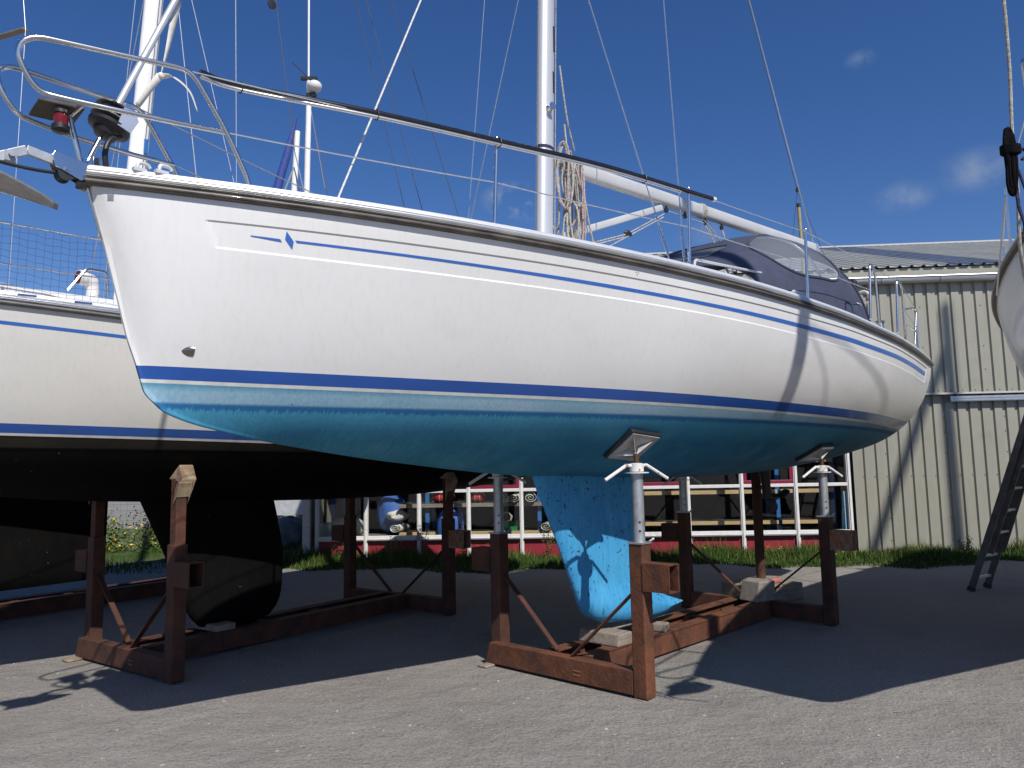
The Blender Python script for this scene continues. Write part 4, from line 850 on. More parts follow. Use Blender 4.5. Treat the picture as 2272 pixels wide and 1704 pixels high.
for u in (.55, 1.0):
    g = MB(); g.tube([hood(u, v, -.012) for v in np.linspace(0, 1, 30)], .013, 8); g.build('hood_frame', steel, sh_)
g = MB(); g.tube([hood(1, v, .004) for v in np.linspace(0, 1, 40)], .014, 8); g.build('hood_hem', canvas, sh_)
g = MB(); P0 = hood(.90, .045, .006); dxx = (hood(.97, .045, .006)-P0).normalized(); up_ = (hood(.90, .055, .006)-P0).normalized()
for i in range(5): 
    c = P0+dxx*(.03*i); g.add([c, c+dxx*.022, c+dxx*.022+up_*.02, c+up_*.02], [(0, 1, 2, 3)])
g.build('maker_tab', whitep, sh_, smooth=False)
# anchor hung on the bow roller
T_ = Matrix.Translation(Vector((*BOW, 0))) @ Matrix.Rotation(R(90-AZ), 4, 'Z')
anc = empty('anchor', T_ @ Vector((-.2, 0, 2.8)), R(90-AZ), 'galvanised plough anchor hanging from the bow roller of the blue bottomed yacht', 'anchor')
def A(s, b, z): return Vector((s+.2, -b, z-2.8))
g = MB(); P = [A(-.04, 0, 2.995), A(-.13, 0, 3.020), A(-.235, 0, 3.036), A(-.30, 0, 2.998), A(-.40, 0, 2.94), A(-.50, 0, 2.87)]
for a, b in zip(P, P[1:]): g.bar(a, b+(b-a).normalized()*.004, .020, .042)
g.build('shank', galv, anc, smooth=False, bevel=.003)
g = MB(); g.box(A(-.30, 0, 2.985), (.022, .022, .022)); g.lathe([(.012, -.04), (.012, .04)], A(-.30, 0, 2.99), (0, 1, 0), 10); g.build('shackle', galv, anc)
rows = []
for i in range(13):
    t = i/12; s = -.53+.424*t; w = .13*min(1, (1-t)*1.7)**.75+.001; zc = 2.845-.045*t**1.5
    rows.append([A(s-.06*abs(k)*(1-t), k*w, zc+.055*abs(k)**1.3*(1-.6*t)) for k in (-1, -.6, -.25, 0, .25, .6, 1)])
g = MB(); g.grid(rows); g.build('fluke', pm('anchor_galv', (.48, .48, .47), .4, .7, var=.12, scale=10), anc, solid=.012)
rod('anchor_lanyard', T_ @ V(-.12, .0, 2.965), T_ @ V(-.45, .03, 2.955), .008, blackm, None, 8, .012)
bpy.data.objects['anchor_lanyard'].name = 'anchor_lanyard'; tag(bpy.data.objects['anchor_lanyard'], 'black lanyard sagging forward from the bow roller to the anchor', 'rope')
# ============ second yacht (black underbody, left), third (far left), fourth (right)
def place(name, bow, az, k, z0, trim, label):
    E = empty(name, (bow[0], bow[1], z0), 0, label, 'sailboat', 'yachts stored in cradles'); E.rotation_euler = (Matrix.Rotation(R(90-az), 3, 'Z') @ Matrix.Rotation(trim, 3, 'Y')).to_euler(); E.scale = (k, k, k); return E
K2 = .972
Y2 = place('sailing_yacht', (-5.182, 3.827), 35.33, K2, 2.1-.169-2.1*K2+.015*4, .015/K2, 'cream yacht with black antifouling and netted lifelines behind the left bow')
hull(Y2, gel2, bluevinyl, banddeep, whiteline, af_black, panel=False, rubm=pm('rub_grey', (.13, .125, .12), .4, var=.2, scale=12), toem=alu)
g = MB()
for sd in (1, -1):
    rows = [[], []]
    for s in np.linspace(.9, 8.6, 60):
        for i, z in enumerate((2.785-.046*(s-2.03)*.6, 2.762-.046*(s-2.03)*.6)): rows[i].append(V(s, sd*(hb(s, z)+.002), z))
    g.grid(rows)
g.build('sheer_stripe', bluevinyl, Y2)
for sd in (1, -1):     # ribbed alloy toe rail with slots
    for k in range(5): sweep([(-.012, .030+.008*k), (.020, .032+.008*k), (.020, .036+.008*k), (-.012, .037+.008*k)], .1, LOA, 0, sd).build('toe_rail_rib', alu, Y2, ang=20)
    for s in (1.35, 1.75, 2.12, 2.45, 2.8, 3.15):
        g = MB(); db = float(bs_(s+.05))-float(bs_(s-.05)); a = V(s-.055, sd*(float(bs_(s-.055))+.0045), zs_(s)+.083); b = V(s+.055, sd*(float(bs_(s+.055))+.0045), zs_(s)+.083); g.bar(a, b, .006, .012); g.build('toe_rail_slot', pm('slot_blue', (.03, .07, .2), .5), Y2, smooth=False)
keelmesh(pchip([.27, .31, .36, .45, .57, 1.0, 1.55], [4.42, 4.22, 4.10, 4.02, 3.95, 3.76, 3.48]), pchip([.27, .31, .40, .6, .9, 1.3, 1.55], [4.6, 4.80, 4.96, 5.04, 5.05, 4.97, 4.90]), pchip([.27, .31, .4, .6, 1.55], [.03, .07, .10, .10, .09]), 1.56, .27).build('keel', af_black, Y2, ang=60)
c2 = cabin(Y2, deckm, 3.16)
g = MB()
for sd in (1, -1): g.bar(V(1.6, sd*.30, 3.062), V(3.2, sd*.72, 3.045), .006, .022)
g.build('cabin_stripe', bluevinyl, Y2, smooth=False)
# raised coachroof forward with cowl vent and guard hoop
rows = []
for s, w in ((1.2, .22), (1.6, .36), (2.4, .55), (3.3, .66)):
    zt = 3.125+.022*(s-2); rows.append([V(s, k*w, z) for k, z in ((1, zs_(s)+.06), (.95, zt-.02), (.86, zt), (.3, zt+.03), (-.3, zt+.03), (-.86, zt), (-.95, zt-.02), (-1, zs_(s)+.06))])
g = MB(); g.grid(rows); g.f.append(tuple(range(8))); g.f.append(tuple(range(24, 32))); g.build('coachroof', deckm, Y2)
cv = MB(); P = curve([V(2.78, .45, 3.15), V(2.78, .45, 3.22), V(2.755, .45, 3.28), V(2.70, .45, 3.292), V(2.665, .45, 3.292)], 5); cv.tube(P, [.048]*8+[.056]*6+[.062]*(len(P)-14), 14); cvo = cv.build('cowl_vent', whitep, Y2); g = MB(); g.lathe([(.052, 0), (.052, .004)], V(2.664, .45, 3.292), (-1, 0, 0), 16); g.build('cowl_mouth', pm('vent_maroon', (.10, .012, .03), .6), cvo)
g = MB(); g.tube(bend([V(2.57, .50, 3.16), V(2.70, .50, 3.36), V(2.86, .50, 3.365), V(2.88, .50, 3.17)], .03), .0105, 8); g.build('guard_hoop', steel, Y2)
for a in ((2.96, .5, 3.16), (3.02, .45, 3.18)):
    g = MB(); g.tube(curve([V(*a), V(a[0]+.05, a[1], a[2]+.03), V(a[0]+.08, a[1], a[2]+.15), V(a[0]+.10, a[1], a[2]+.02)], 5), .006, 6); g.build('deck_line', blackm, Y2)
pulpit(Y2)
ST2 = [(.95, 3.44), (1.955, 3.44), (3.45, 3.45), (5.0, 3.45), (6.6, 3.45)]
for sd in (1, -1):
    for s, zt in ST2: rod('stanchion', rail_pt(s, zs_(s)+.07, .07, sd), rail_pt(s, zt+.045, .07, sd), .0115, steel, Y2, 8)
    for zt in (3.475, 3.19):
        q = [V(.40, sd*.28, 3.50 if zt > 3.3 else 3.27)]+[rail_pt(s, zt, .07, sd) for s, _ in ST2]
        for a, b in zip(q, q[1:]): rod('lifeline', a, b, .005, rope if zt > 3.3 else wire, Y2, 6, .004)
g = MB(); cell = .048; s0, s1 = 1.25, 3.45; nx = int((s1-s0)/cell); nzv = 10
def npt(i, k): s = s0+(s1-s0)*i/nx; return rail_pt(s, 2.985+.487*k/nzv+.006*math.sin(2.3*i+k)+.012*math.sin(.5*i), .066+.004*math.sin(1.7*i+2*k))
for i in range(nx+1): g.tube([npt(i, k) for k in range(nzv+1)], .0011, 3)
for k in range(nzv+1): g.tube([npt(i, k) for i in range(nx+1)], .0011, 3)
g.build('safety_net', pm('net_black', (.02, .022, .025), .7), Y2)
m2 = lambda z: 3.32+(z-4.5)*.05
mast(Y2, 3.0, 13.2, mask, .085, .062, m2)
g = MB(); g.tube([V(m2(z)+.02, .063, z) for z in (3.2, 8, 13)], .004, 5); g.tube([V(m2(z)+.05, .058, z) for z in (3.2, 8, 12)], .003, 5); g.build('mast_halyard', wired, Y2)
g = MB(); g.box(V(m2(4.72)+.03, .062, 4.72), (.018, .012, .07)); g.build('mast_cleat', shelfblue, Y2, bevel=.004)
for sd in (1, -1):
    t_ = V(m2(7.7)+.2, sd*.78, 7.7); rod('cap_shroud', V(3.62, sd*1.15, 3.0), t_, .005, wire, Y2); rod('lower_shroud', V(3.40, sd*1.12, 3.0), V(m2(7.4), 0, 7.4), .005, wire, Y2); rod('aft_lower_shroud', V(3.92, sd*1.15, 3.0), V(m2(7.4), 0, 7.4), .004, wire, Y2); rod('upper_shroud', t_, V(m2(12.6), 0, 12.6), .004, wire, Y2); g = MB(); g.tube([V(m2(7.7), 0, 7.7), t_], [.022, .014], 8); g.build('spreader', mask, Y2)
rod('forestay', V(.05, 0, 3.0), V(m2(12.8), 0, 12.8), .006, wire, Y2); rod('backstay', V(9.2, 0, 3.0), V(m2(13), 0, 13), .006, wired, Y2)
for t, b in (((5.07, 0, 5.3), (4.45, 0, 8.6)), ((6.9, .3, 4.9), (4.0, 0, 12.5)), ((7.6, -.4, 4.4), (4.0, 0, 12.8))): rod('running_stay', V(*t), V(*b), .005, wired, Y2)
rod('running_stay', V(5.6, .2, 3.1), V(5.07, 0, 5.3), .007, wire, Y2); block(V(4.72, 0, 6.85), Y2, .05)
boxtube(V(3.5, 0, 3.75), V(7.6, 0, 3.72), .09, .12, boomm, 'boom', Y2)

Y3 = place('sailing_yacht', (-8.15, 5.75), 35.33, K2, .05, 0, 'far left yacht with a black keel mostly hidden behind the cream one')
hull(Y3, gel, bluevinyl, banddeep, whiteline, af_black, panel=False)
keelmesh(pchip([.27, .31, .36, 1.55], [3.45, 3.4, 3.38, 3.2]), pchip([.27, .31, .40, 1.55], [5.15, 5.2, 5.22, 5.25]), pchip([.27, .31, .4, .6, 1.55], [.05, .09, .10, .10, .09]), 1.56, .27).build('keel', af_black, Y3, ang=60)
mast(Y3, 3.0, 13.0, mask, .085, .062, lambda z: 3.4)
for sd in (1, -1):
    t_ = V(3.55, sd*1.12, 6.62); g = MB(); g.bar(V(3.4, 0, 6.75), t_, .07, .028); g.build('spreader', pm('spreader_brown', (.16, .13, .09), .6), Y3, bevel=.006); rod('cap_shroud', V(3.5, sd*1.14, 3.0), t_, .005, wire, Y3); rod('upper_shroud', t_, V(3.4, 0, 12.6), .004, wire, Y3)
pulpit(Y3)

K4 = .972
Y4 = place('sailing_yacht', (2.67, 3.38), 46.2, K4, 2.1-.042-2.1*K4, 0, 'white yacht at the right edge with a brown rub rail and a ladder against it')
hull(Y4, gel, bluevinyl, banddeep, whiteline, af_black, panel=False, rubm=pm('rub_brown', (.11, .085, .06), .4, var=.25, scale=10))
keelmesh(pchip([.27, .31, .36, 1.55], [3.9, 3.8, 3.7, 3.2]), pchip([.27, .31, .40, 1.55], [4.9, 5.0, 4.9, 4.6]), pchip([.27, .31, .4, .6, 1.55], [.05, .09, .10, .09, .09]), 1.56, .27).build('keel', af_black, Y4, ang=60)
cabin(Y4, deckm); pulpit(Y4)
g = MB(); g.tube(curve([V(-.335, -.155, 3.425), V(-.36, 0, 3.43), V(-.335, .155, 3.425)], 6), .0125, 10); g.build('pulpit_front_rail', steel, Y4)
for sd in (1, -1):
    for s in (1.9, 3.5, 5.1, 6.7, 8.2):
        rod('stanchion', rail_pt(s, zs_(s)+.07, .08, sd), rail_pt(s, zs_(s)+.66, .08, sd), .0115, steel, Y4, 8)
    q = [V(.36, sd*.285, 3.525)]+[rail_pt(s, zs_(s)+.65, .08, sd) for s in (1.9, 3.5, 5.1, 6.7, 8.2)]
    for a, b in zip(q, q[1:]): rod('lifeline', a, b, .004, wire, Y4, 6)
g = MB()
for a, b in ((-.04, -.13), (-.13, -.24), (-.24, -.42)): g.bar(V(a, 0, 3.0), V(b, 0, 3.0-.1*(a-b)), .02, .045)
rows = []
for i in range(9):
    t = i/8; w = .13*math.sin(math.pi*(.18+.82*(1-t)**.9)); rows.append([V(-.5+.42*t-.06*abs(k)*(1-t), k*w, 2.83-.03*t+.05*abs(k)) for k in (-1, -.5, 0, .5, 1)])
g.grid(rows); o = g.build('anchor', galv); o.matrix_world = Matrix.Translation(Y4.location) @ Y4.rotation_euler.to_matrix().to_4x4() @ Matrix.Scale(K4, 4); tag(o, 'galvanised anchor on the bow of the yacht at the right edge', 'anchor')
# line with black rope coil at the bow of the right-hand yacht
Lp = [(2.13, 3.09, 3.95), (2.15, 3.107, 3.56), (2.169, 3.14, 3.25), (2.174, 3.167, 3.0), (2.19, 3.19, 2.74), (2.205, 3.23, 2.50), (2.30, 3.34, 2.28)]
g = MB(); g.tube(curve([Vector(p) for p in Lp], 6), .0075, 8); o = g.build('mooring_line', rope); tag(o, 'white braided line hanging at the upper right beside the black rope hank', 'rope')
hk = empty('rope_hank', (2.150, 3.16, 2.68), 0, 'black hank of rope hanging at the upper right edge', 'rope'); rs = np.random.default_rng(3)
for k in range(16):
    g = MB(); pts = []; w = rs.uniform(.010, .026); L_ = rs.uniform(.115, .15); ox = rs.uniform(-.012, .016); ph_ = rs.uniform(0, 6)
    for j in range(20):
        t = 2*math.pi*j/20; pin = .5+.5*abs(math.cos(t)); pts.append(Vector((ox+w*math.sin(t)*pin*math.cos(ph_*.3)+.004*math.sin(2*t+k), w*math.sin(t)*math.sin(ph_)*.7, .18+L_*math.cos(t)+rs.uniform(-.006, .006))))
    g.tube(pts, .0075, 6, closed=True); g.build('rope_loop', ropeb, hk)
g = MB(); g.tube([Vector((.005, 0, .215+.006*k))+Vector((.034*math.cos(t), .03*math.sin(t), .004*math.sin(t))) for k in range(6) for t in [2*math.pi*j/12 for j in range(12)]], .0075, 6); g.build('wrapping_turns', ropeb, hk)
g = MB(); g.tube(curve([Vector((.012, 0, .06)), Vector((.02, 0, -.03)), Vector((.036, 0, -.10)), Vector((.028, 0, -.14))], 5), .007, 6); g.tube(curve([Vector((.03, 0, .21)), Vector((.055, 0, .235)), Vector((.075, 0, .21)), Vector((.05, .0, .185))], 5), .007, 6); g.tube(curve([Vector((.03, 0, .14)), Vector((.06, 0, .03)), Vector((.09, 0, -.08))], 5), .006, 6); g.build('rope_tail', roped, hk)
rod('spinnaker_pole_lift', Vector((2.135, 3.19, 2.72)), Vector((2.26, 3.50, 2.35)), .0036, alu, None, 8); tag(bpy.data.objects['spinnaker_pole_lift'], 'thin grey alloy rod below the black rope hank', 'rod')

# masts of boats standing outside the picture and far behind
def far_mast(x, y, h_, r_, label, forestay=None, grp=None, lean=0, z0=0):
    t = empty('yacht_mast', (x, y, 0), 0, label, 'mast', grp); g = MB(); g.tube([(0, 0, z0), (lean*h_*.5, 0, h_*.5), (lean*h_, 0, h_)], [r_, r_, r_*.8], 14); g.build('mast_tube', mask, t)
    return t
t = far_mast(-6.94, 25, 14.89, .11, 'distant white mast with a round radome near its top', grp='distant masts', lean=.0127); 
g = MB(); g.tube([(.17, 0, 14.8), (.15, 0, 17.9)], .035, 6); g.build('aerial', mask, t)
g = MB(); g.sphere((.40, -.1, 14.66), .25, 16, 10, (1, 1, .8)); rd = g.build('radome', whitep, t); g = MB(); g.box((.28, -.05, 14.38), (.16, .08, .05)); g.build('radome_bracket', blackm, t); g = MB(); g.box((.18, 0, 15.0), (.28, .06, .05)); g.build('masthead_fitting', blackm, t)
rod('wind_vane', (.1, 0, 15.1), (-.4, 0, 15.6), .02, blackm, t); rod('stay', (.2, 0, 14.2), (.75, 0, 11.1), .018, wire, t); rod('stay', (.2, 0, 14.2), (2.2, 0, 4), .014, wired, t)
t = far_mast(-7.75, 25.2, 13.2, .12, 'distant shorter white mast beside a furled blue sail', grp='distant masts', lean=.042)
g = MB(); g.tube([(.56, -.1, 13.75), (.25, -.1, 12.4), (-.12, -.1, 11.0), (-1.6, -.1, 5)], [.03, .13, .15, .15], 10); g.build('furled_sail', bluesail, t); rod('stay', (.48, -.1, 11.9), (.75, -.1, 10.8), .02, wired, t); rod('stay', (.48, -.1, 11.9), (.1, -.1, 10.9), .03, alu, t)
t = far_mast(4.593, 1.644, 12.5, .10, 'cut-off upper mast of an unseen yacht behind the photographer, seen only by its shadow on the hull', z0=5.2); rod('stay', (0, 0, 7.70), (1.75, 2.25, 7.0), .013, wired, t); rod('stay', (0, 0, 7.72), (.5, .85, 6.95), .008, wired, t)  # lower mast left off and stays angled to shape the shadow on the hull
t = far_mast(13.0, 1.86, 16.6, .11, 'mast of a yacht off to the right, seen only by its shadow on the shed'); rod('furled_genoa', (0, 0, 15.95), (-3.0, .2, 8.7), .085, sailw, t, 10)

# ------------------------------------------------------------------ steel cradles
def rect_tube(g, c0, c1, w, h_, th=.008, up=(0, 0, 1)):
    a, b = Vector(c0), Vector(c1); d = (b-a).normalized(); y = Vector(up).cross(d).normalized(); z = d.cross(y); L = (b-a).length/2; m = (a+b)/2
    for o, hy, hz in ((y*(w/2-th/2), th/2, h_/2), (-y*(w/2-th/2), th/2, h_/2)): g.box(m+o, (L, hy, hz), (d, y, z))
    for o in (z*(h_/2-th/2), -z*(h_/2-th/2)): g.box(m+o, (L, w/2-th-.0005, th/2), (d, y, z))
    return g
def cradle(loc, az, label, W1, W2, L, pads, jack=True, matA=rust, matB=rustd):
    C = empty('boat_cradle', (*loc, 0), R(90-az), label, 'cradle', 'steel yacht cradles')
    def P(x, b, z): return Vector((x, -b, z))
    def part(name, c, h_, m=None, bev=.006): g = MB(); g.box(P(*c), h_); return g.build(name, m or matA, C, smooth=False, bevel=bev)
    # front cross beam with a mitred starboard end
    g = MB(); w = W1; g.prism([P(-.055, w-.06, .02), P(-.055, -w-.03, .02), P(-.055, -w+.015, .185), P(-.055, w-.06, .185)], (.10, 0, 0)); fb = g.build('cross_beam', matA, C, smooth=False, bevel=.006)
    g = MB()
    for z in (.105, .075): g.box(P(-.057, w*.25, z), (.001, .035, .004))
    g.build('worn_marks', pm('bright_rust', (.30, .12, .05), .7), fb, smooth=False)
    part('cross_beam', (L, 0, .10), (.05, W2-.06, .08), matB)
    for sd in (1, -1): 
        g = MB(); g.box(P(L/2, sd*.17, .10), (L/2-.06, .035, .08)); rl_ = g.build('rail', matA, C, smooth=False, bevel=.005); g = MB(); g.box(P(L/2, sd*.17-sd*.02, .184), (L/2-.07, .062, .004)); g.build('rail_flange', matA, rl_, smooth=False)
    for x in (.75, 1.35, 2.0): part('packing_plate', (x, .0, .14), (.05, .13, .03), matA)
    for (x, b, zt, pd) in ((0, W1, 1.05, pads[0]), (.075, -W1+.02, 1.05, pads[1]), (L, W2, 1.05, pads[2]), (L, -W2, 1.05, pads[3])):
        sd = 1 if b > 0 else -1; m = matA if (sd > 0 and x < 1) else matB
        g = MB(); g.box(P(x, b, zt/2+.004), (.056, .056, zt/2-.004)); po_ = g.build('post', m, C, smooth=False, bevel=.008)
        g = MB(); rect_tube(g, P(x, b+sd*.057, .83), P(x, b+sd*.27, .83), .125, .19); g.build('bracket_tube', rustf if (x > 1 and sd > 0) else m, C, smooth=False)
        g = MB(); g.bar(P(x, b-sd*.05, .72), P(x, sd*.10, .19), .012, .045, (1, 0, 0)); g.build('brace', m, C, smooth=False)
        jz = pd[2]-.20
        if jack:
            g = MB(); g.tube([P(x, b, zt-.05), P(x, b, jz)], .042, 18); jt = g.build('jack_tube', galv, C)
            g = MB()
            for z in (1.14, 1.20): g.lathe([(.008, 0), (.008, .003)], P(x-.03, b+.0302, z), Vector((-.7, -.71, 0)), 8)
            g.build('pin_hole', blackm, jt)
            g = MB(); g.box(P(x, b, zt+.006), (.062, .062, .006)); g.tube([P(x+.05, b+.05, zt+.012), P(x+.09, b+.06, zt+.03)], .009, 6); g.build('jack_socket', galv, jt, smooth=False)
            g = MB(); g.lathe([(.05, 0), (.05, .055), (.03, .06)], P(x, b, jz), (0, 0, 1), 18); g.lathe([(.085, -.012), (.085, -.005)], P(x, b, jz), (0, 0, 1), 18); jc = g.build('jack_collar', chipw, C)
            for e in (1, -1):
                g = MB(); g.tube([P(x+.03*e, b+.03*e*.3, jz+.04), P(x+.08*e, b+.03*e, jz+.045), P(x+.24*e, b+.10*e, jz-.055)], .0125, 8); g.build('jack_handle', chipw, jc)
            g = MB(); g.tube([P(x, b, jz+.05), P(x, b, pd[2]-.075)], .019, 10); g.build('jack_screw', rustd, C)
        else:
            g = MB(); g.box(P(x, b, (zt+jz)/2), (.043, .043, (jz-zt)/2+.15)); it = g.build('inner_post', matB, C, smooth=False, bevel=.006); g = MB()
            for k in range(7): g.lathe([(.007, 0), (.007, .003)], P(x-.044, b+.012*(k % 2), zt+.04+.06*k), (-1, 0, 0), 8)
            g.build('pin_hole', blackm, it)
        # pad
        c = P(*pd[:3]); n = Vector((pd[3][0], -pd[3][1], pd[3][2])).normalized(); t1 = (Vector((1, 0, 0))-n*n.x).normalized(); t2 = n.cross(t1)
        if jack:
            g = MB(); g.box(c-n*.018, (.17, .155, .016), (t1, t2, n)); pdm = g.build('pad', blackm, C, smooth=False, bevel=.006); g = MB(); g.box(c-n*.037, (.155, .14, .003), (t1, t2, n)); g.build('pad_plate', padm, pdm, smooth=False)
            top = P(x, b, pd[2]-.085)
            for u, v in ((.12, .11), (-.12, .11), (.12, -.11), (-.12, -.11)):
                e = c-n*.041+t1*u+t2*v; e2 = c-n*.041+t1*u*.25+t2*v*.25; d = (top-c).normalized(); w_ = (t1*v-t2*u).normalized()*.003
                g = MB(); g.add([e-w_, e2-w_, top-w_, e+w_, e2+w_, top+w_], [(0, 1, 2), (3, 5, 4), (0, 3, 4, 1), (1, 4, 5, 2), (2, 5, 3, 0)]); g.build('pad_gusset', whitep if (u > 0 and v > 0) or (u < 0 and v > 0) else padm, pdm, smooth=False)
        else:
            g = MB(); q = [c+t2*sd*.09+n*.0, c-t2*sd*.10, c-t2*sd*.12-n*.10+Vector((0, 0, -.05)), P(x, b+sd*.05, jz+.0), P(x, b+.0*sd+sd*.09, jz+.12)]
            g.prism([p-Vector((.06, 0, 0)) for p in q], (.12, 0, 0)); g.build('wooden_wedge', palewood, C, smooth=False, bevel=.008)
    return C
def padat(az0, az1, bow, k, x, b, loc, Lz=lambda s, b: zbot(s, b), zoff=0):
    # cradle-local pad position under a hull: cradle (az1, loc) -> hull (az0, bow)
    a1 = Vector((math.sin(R(az1)), math.cos(R(az1)))); p1 = Vector((a1.y, -a1.x)); w = Vector(loc)+a1*x+p1*b-Vector(bow)
    a0 = Vector((math.sin(R(az0)), math.cos(R(az0)))); p0 = Vector((a0.y, -a0.x)); s, bb = w.dot(a0)/k, w.dot(p0)/k; sg = 1 if bb > 0 else -1; bb = min(abs(bb), 1.05)
    z = Lz(s, bb); e = .04; dzb = (Lz(s, bb+e)-Lz(s, bb-e))/(2*e); dzs = (Lz(s+e, bb)-Lz(s-e, bb))/(2*e)
    return (x, b, z*k+zoff, (-dzs, -dzb*sg, 1))
def T1c(bow, az, k): a = Vector((math.sin(R(az)), math.cos(R(az)))); q = Vector(bow)+a*3.44*k; return (q.x, q.y)
def make_cradle(bow, az, k, daz, zoff, label, jack=True, W1=.74, W2=.80, L=3.15, mats=(rust, rustd)):
    loc = T1c(bow, az, k); pads = []
    for x, b in ((0, W1), (.075, -W1+.02), (L, W2), (L, -W2)):
        bi = b-.07*(1 if b > 0 else -1); q = padat(az, az+daz, bow, k, x+.05*(x < 1), bi, loc, zoff=zoff); pads.append(q)
    return cradle(loc, az+daz, label, W1, W2, L, pads, jack, *mats)
make_cradle(BOW, AZ, 1, 1.5, 0, 'rusty steel cradle with galvanised screw jacks under the blue bottomed yacht')
make_cradle((-5.182, 3.827), 35.33, K2, 1.0, 2.1-.169-2.1*K2+.015*.5, 'rusty steel cradle with wooden wedges under the black bottomed cream yacht', False, mats=(rustd, rustd))  # shade under the hulls put into the colour with the darker rust
make_cradle((-8.15, 5.75), 35.33, K2, 0, .05, 'rusty steel cradle, tone darkened for shade, under the far left yacht', False, mats=(rustd, rustd))  # steel coloured darker in place of hull shade
make_cradle((2.67, 3.38), 46.2, K4, 0, 2.1-.042-2.1*K4, 'rusty steel cradle under the yacht at the right edge', True)
def onC(bow, az, x, b, z): a = Vector((math.sin(R(az)), math.cos(R(az)))); p = Vector((a.y, -a.x)); q = Vector(bow)+a*x+p*b; return (q.x, q.y, z)
C1 = T1c(BOW, AZ, 1)
def blockobj(name, loc, h_, rz, m, label, cat, grp=None, chip=0):
    g = MB(); g.box((0, 0, h_[2]), h_); 
    if chip: g.v = [(x+(chip*h_[0] if (z > h_[2] and x < 0) else 0), y, z) for x, y, z in g.v]
    o = g.build(name, m, smooth=False, bevel=.012); o.location = loc; o.rotation_euler = (0, 0, rz); return tag(o, label, cat, grp)
blockobj('wooden_block', onC(C1, 43.5, .52, .02, .189), (.10, .20, .048), R(46), wood, 'weathered wooden block under the front of the blue keel', 'block', 'blocks under the keel', .25)
blockobj('wooden_block', onC(C1, 43.5, 1.15, .14, .189), (.055, .06, .035), R(60), wood, 'small wooden chock beneath the rear part of the blue keel', 'block', 'blocks under the keel')
blockobj('concrete_block', onC(C1, 43.5, 3.02, .10, .189), (.14, .12, .10), R(30), stone, 'grey concrete block standing on the rear end of the cradle rails', 'block', None, .4)
blockobj('wooden_shim', onC(C1, 43.5, -.06, -.72, .001), (.09, .05, .010), R(46), wood, 'thin wooden shim under the left foot of the blue yacht cradle', 'shim', 'shims under the cradle')
blockobj('wooden_shim', onC(C1, 43.5, .0, .74, .001), (.07, .05, .0015), R(40), wood, 'thin flattened shim under the nearest cradle post', 'shim', 'shims under the cradle')
C2 = T1c((-5.182, 3.827), 35.33, K2)
blockobj('wooden_shim', onC(C2, 36.3, -.07, -.70, .001), (.10, .06, .010), R(54), palewood, 'pale wooden shim under the left foot of the cream yacht cradle', 'shim', 'shims under the cradle')
blockobj('wooden_block', onC(C2, 36.3, .80, .0, .189), (.10, .2, .03), R(54), wood, 'dark wooden block under the black keel', 'block', 'blocks under the keel')
# prop stand under the stern
ps = empty('prop_stand', T_ @ V(7.62, -.30, 0), R(48), 'brown steel prop standing on boards beneath the stern', 'prop')
zt_ = zbot(7.62, .30)
g = MB(); g.tube([(0, 0, .235), (0, 0, zt_-.02)], .055, 16); g.build('prop_tube', rustd, ps); g = MB(); g.box((0, 0, .225), (.14, .14, .010)); g.build('base_plate', galv, ps, smooth=False); g = MB(); g.box((0, 0, zt_-.012), (.10, .10, .010)); g.build('head_plate', rustd, ps, smooth=False)
blockobj('timber_board', T_ @ V(7.62, -.30, 0), (.36, .30, .095), R(30), wood, 'stack of weathered boards under the stern prop', 'board', 'boards under the stern prop'); blockobj('timber_board', T_ @ V(7.60, -.30, .191), (.42, .22, .011), R(70), wood, 'wide thin board on top of the stack under the stern prop', 'board', 'boards under the stern prop'); blockobj('wedge', T_ @ V(7.50, -.08, .214), (.07, .035, .025), R(20), pinkbrick, 'red painted wedge beside the foot of the stern prop', 'wedge')

# ------------------------------------------------------------------ ladder
def ladder(name, f0, f1, t0, t1, n, label):
    t = empty(name, tuple((Vector(f0)+Vector(f1))/2), 0, label, 'ladder'); o = (Vector(f0)+Vector(f1))/2; f0, f1, t0, t1 = [Vector(q)-o for q in (f0, f1, t0, t1)]
    nrm = (f1-f0).cross(t0-f0).normalized()
    for a, b in ((f0, t0), (f1, t1)):
        g = MB(); g.bar(a, b, .028, .075, nrm); g.build('stile', ladm, t, smooth=False, bevel=.004); g = MB(); g.bar(a+Vector((0, 0, .002)), a.lerp(b, .018), .036, .085, nrm); g.build('rubber_foot', blackm, t, smooth=False)
    for k in range(n):
        u = (k+.6)/(n+.2); g = MB(); g.bar(f0.lerp(t0, u), f1.lerp(t1, u), .032, .030, (0, 0, 1)); g.build('rung', rungm, t, smooth=False, bevel=.004)
    off = nrm*.06*(-1 if nrm.z > 0 else 1)
    for a, b in ((f0, t0), (f1, t1)):
        i = .12 if a is f0 else .88; A_ = f0.lerp(f1, i).lerp(t0.lerp(t1, i), .16)+off; B_ = f0.lerp(f1, i).lerp(t0.lerp(t1, i), 1.0)+off; g = MB(); g.bar(A_, B_, .024, .065, nrm); g.build('upper_stile', ladm, t, smooth=False, bevel=.004)
    for k in range(2, n):
        u = (k+.75)/(n+.2); g = MB(); g.bar(f0.lerp(f1, .12).lerp(t0.lerp(t1, .12), u)+off, f0.lerp(f1, .88).lerp(t0.lerp(t1, .88), u)+off, .028, .026, (0, 0, 1)); g.build('upper_rung', rungm, t, smooth=False)
    return t
ladder('aluminium_ladder', (5.50, 9.50, 0), (5.83, 9.72, 0), (6.42, 9.02, 2.95), (6.72, 9.25, 2.95), 11, 'dark grimy aluminium ladder leaning on the yacht at the right edge')
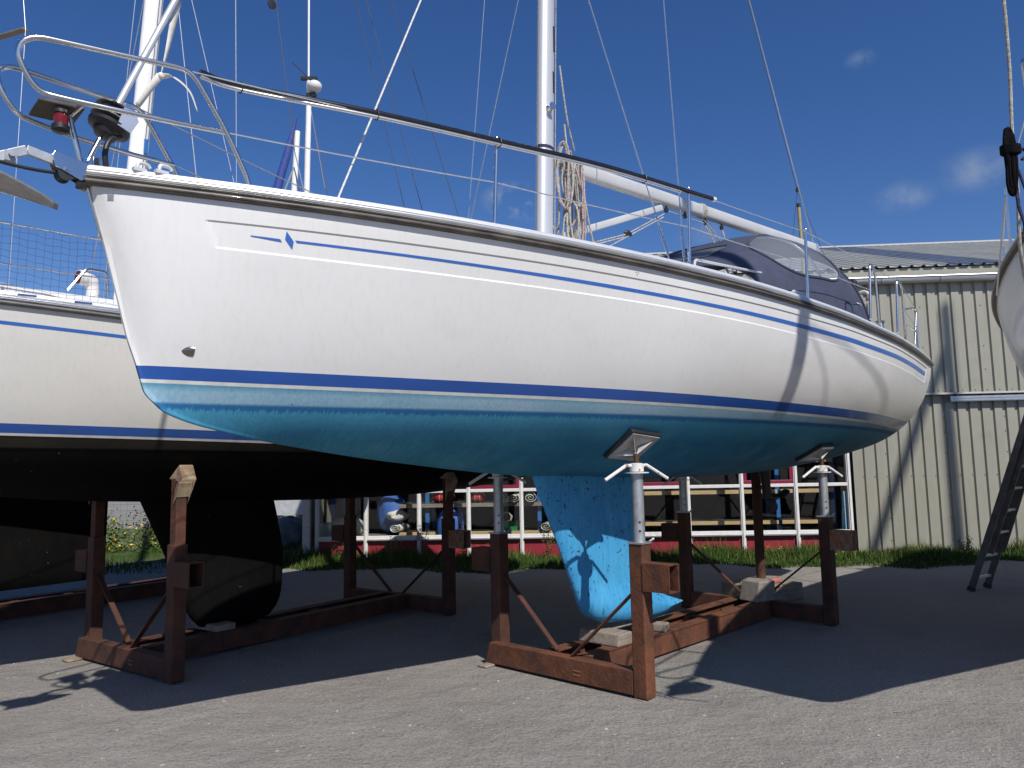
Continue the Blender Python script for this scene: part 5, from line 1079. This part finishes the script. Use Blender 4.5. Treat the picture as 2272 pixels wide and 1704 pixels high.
# ------------------------------------------------------------------ things far left, seen under the hulls
car = empty('parked_car', (-7.6, 25.0, 0), R(8), 'pale grey parked car far behind the black keel', 'car')
prof = [(-2.0, .25), (-2.05, .60), (-1.9, .78), (-1.1, .90), (-.55, 1.32), (.75, 1.38), (1.45, .98), (1.95, .90), (2.05, .55), (2.0, .25)]
def carbody(P, w, m, nm, par): g = MB(); n = len(P); rows = [[(x, y, z) for x, z in P] for y in (-w, -w*.93, w*.93, w)]; rows[0] = [(x*.97, -w, .25+(z-.25)*.93) for x, z in P]; rows[-1] = [(x*.97, w, .25+(z-.25)*.93) for x, z in P]; g.grid(rows, wrap=False); g.f.append(tuple(range(n))); g.f.append(tuple(range(3*n, 4*n))); return g.build(nm, m, par, ang=25)
carbody(prof, .82, pm('car_paint', (.50, .52, .54), .25, .3, coat=.6), 'body', car)
for sd in (-1, 1):
    for P in ([(-.98, .92), (-.52, 1.26), (.02, 1.29), (.02, .92)], [(.08, .92), (.08, 1.29), (.68, 1.31), (1.25, .96)]): g = MB(); g.prism([(x, sd*.822, z) for x, z in P], (0, .004*sd, 0)); g.build('side_window', blackm, car, smooth=False)
    g = MB(); g.box((-2.03, sd*.6, .66), (.03, .14, .05)); g.build('headlight', whitep, car, bevel=.02)
    for x in (-1.25, 1.25):
        g = MB(); g.lathe([(.2, -.09), (.31, -.08), (.31, .08), (.2, .09)], (x, sd*.76, .31), (0, 1, 0), 20); wh = g.build('wheel', blackm, car); g = MB(); g.lathe([(.19, -.095), (.19, .095)], (x, sd*.76, .31), (0, 1, 0), 14); g.build('rim', alu, wh)
hc = empty('hand_cart', (-6.15, 20.0, 0), R(20), 'orange hand cart with a black looped handle left of the shed corner', 'cart')
g = MB(); g.box((0, 0, .34), (.38, .28, .09)); g.build('tray', pm('orange_plastic', (.42, .09, .02), .5), hc, bevel=.02); g = MB(); g.tube(bend([(-.38, -.24, .42), (-.42, -.24, .95), (-.42, .24, .95), (-.38, .24, .42)], .08), .016, 8); g.build('handle', blackm, hc)
for y in (-.3, .3): g = MB(); g.lathe([(.08, -.03), (.13, -.03), (.13, .03), (.08, .03)], (.2, y, .13), (0, 1, 0), 14); g.build('wheel', blackm, hc)
g = MB(); g.tube([(-.3, 0, 0), (-.3, 0, .27)], .018, 6); g.build('leg', blackm, hc)
tarp = blob('tarpaulin_heap', (-4.75, 16.3, 0), (.32, .35, .32), pm('tarp_grey', (.10, .11, .13), .6, var=.2, scale=6), 'grey tarpaulin heap left of the white shed corner post', 'tarpaulin', 51, .16)
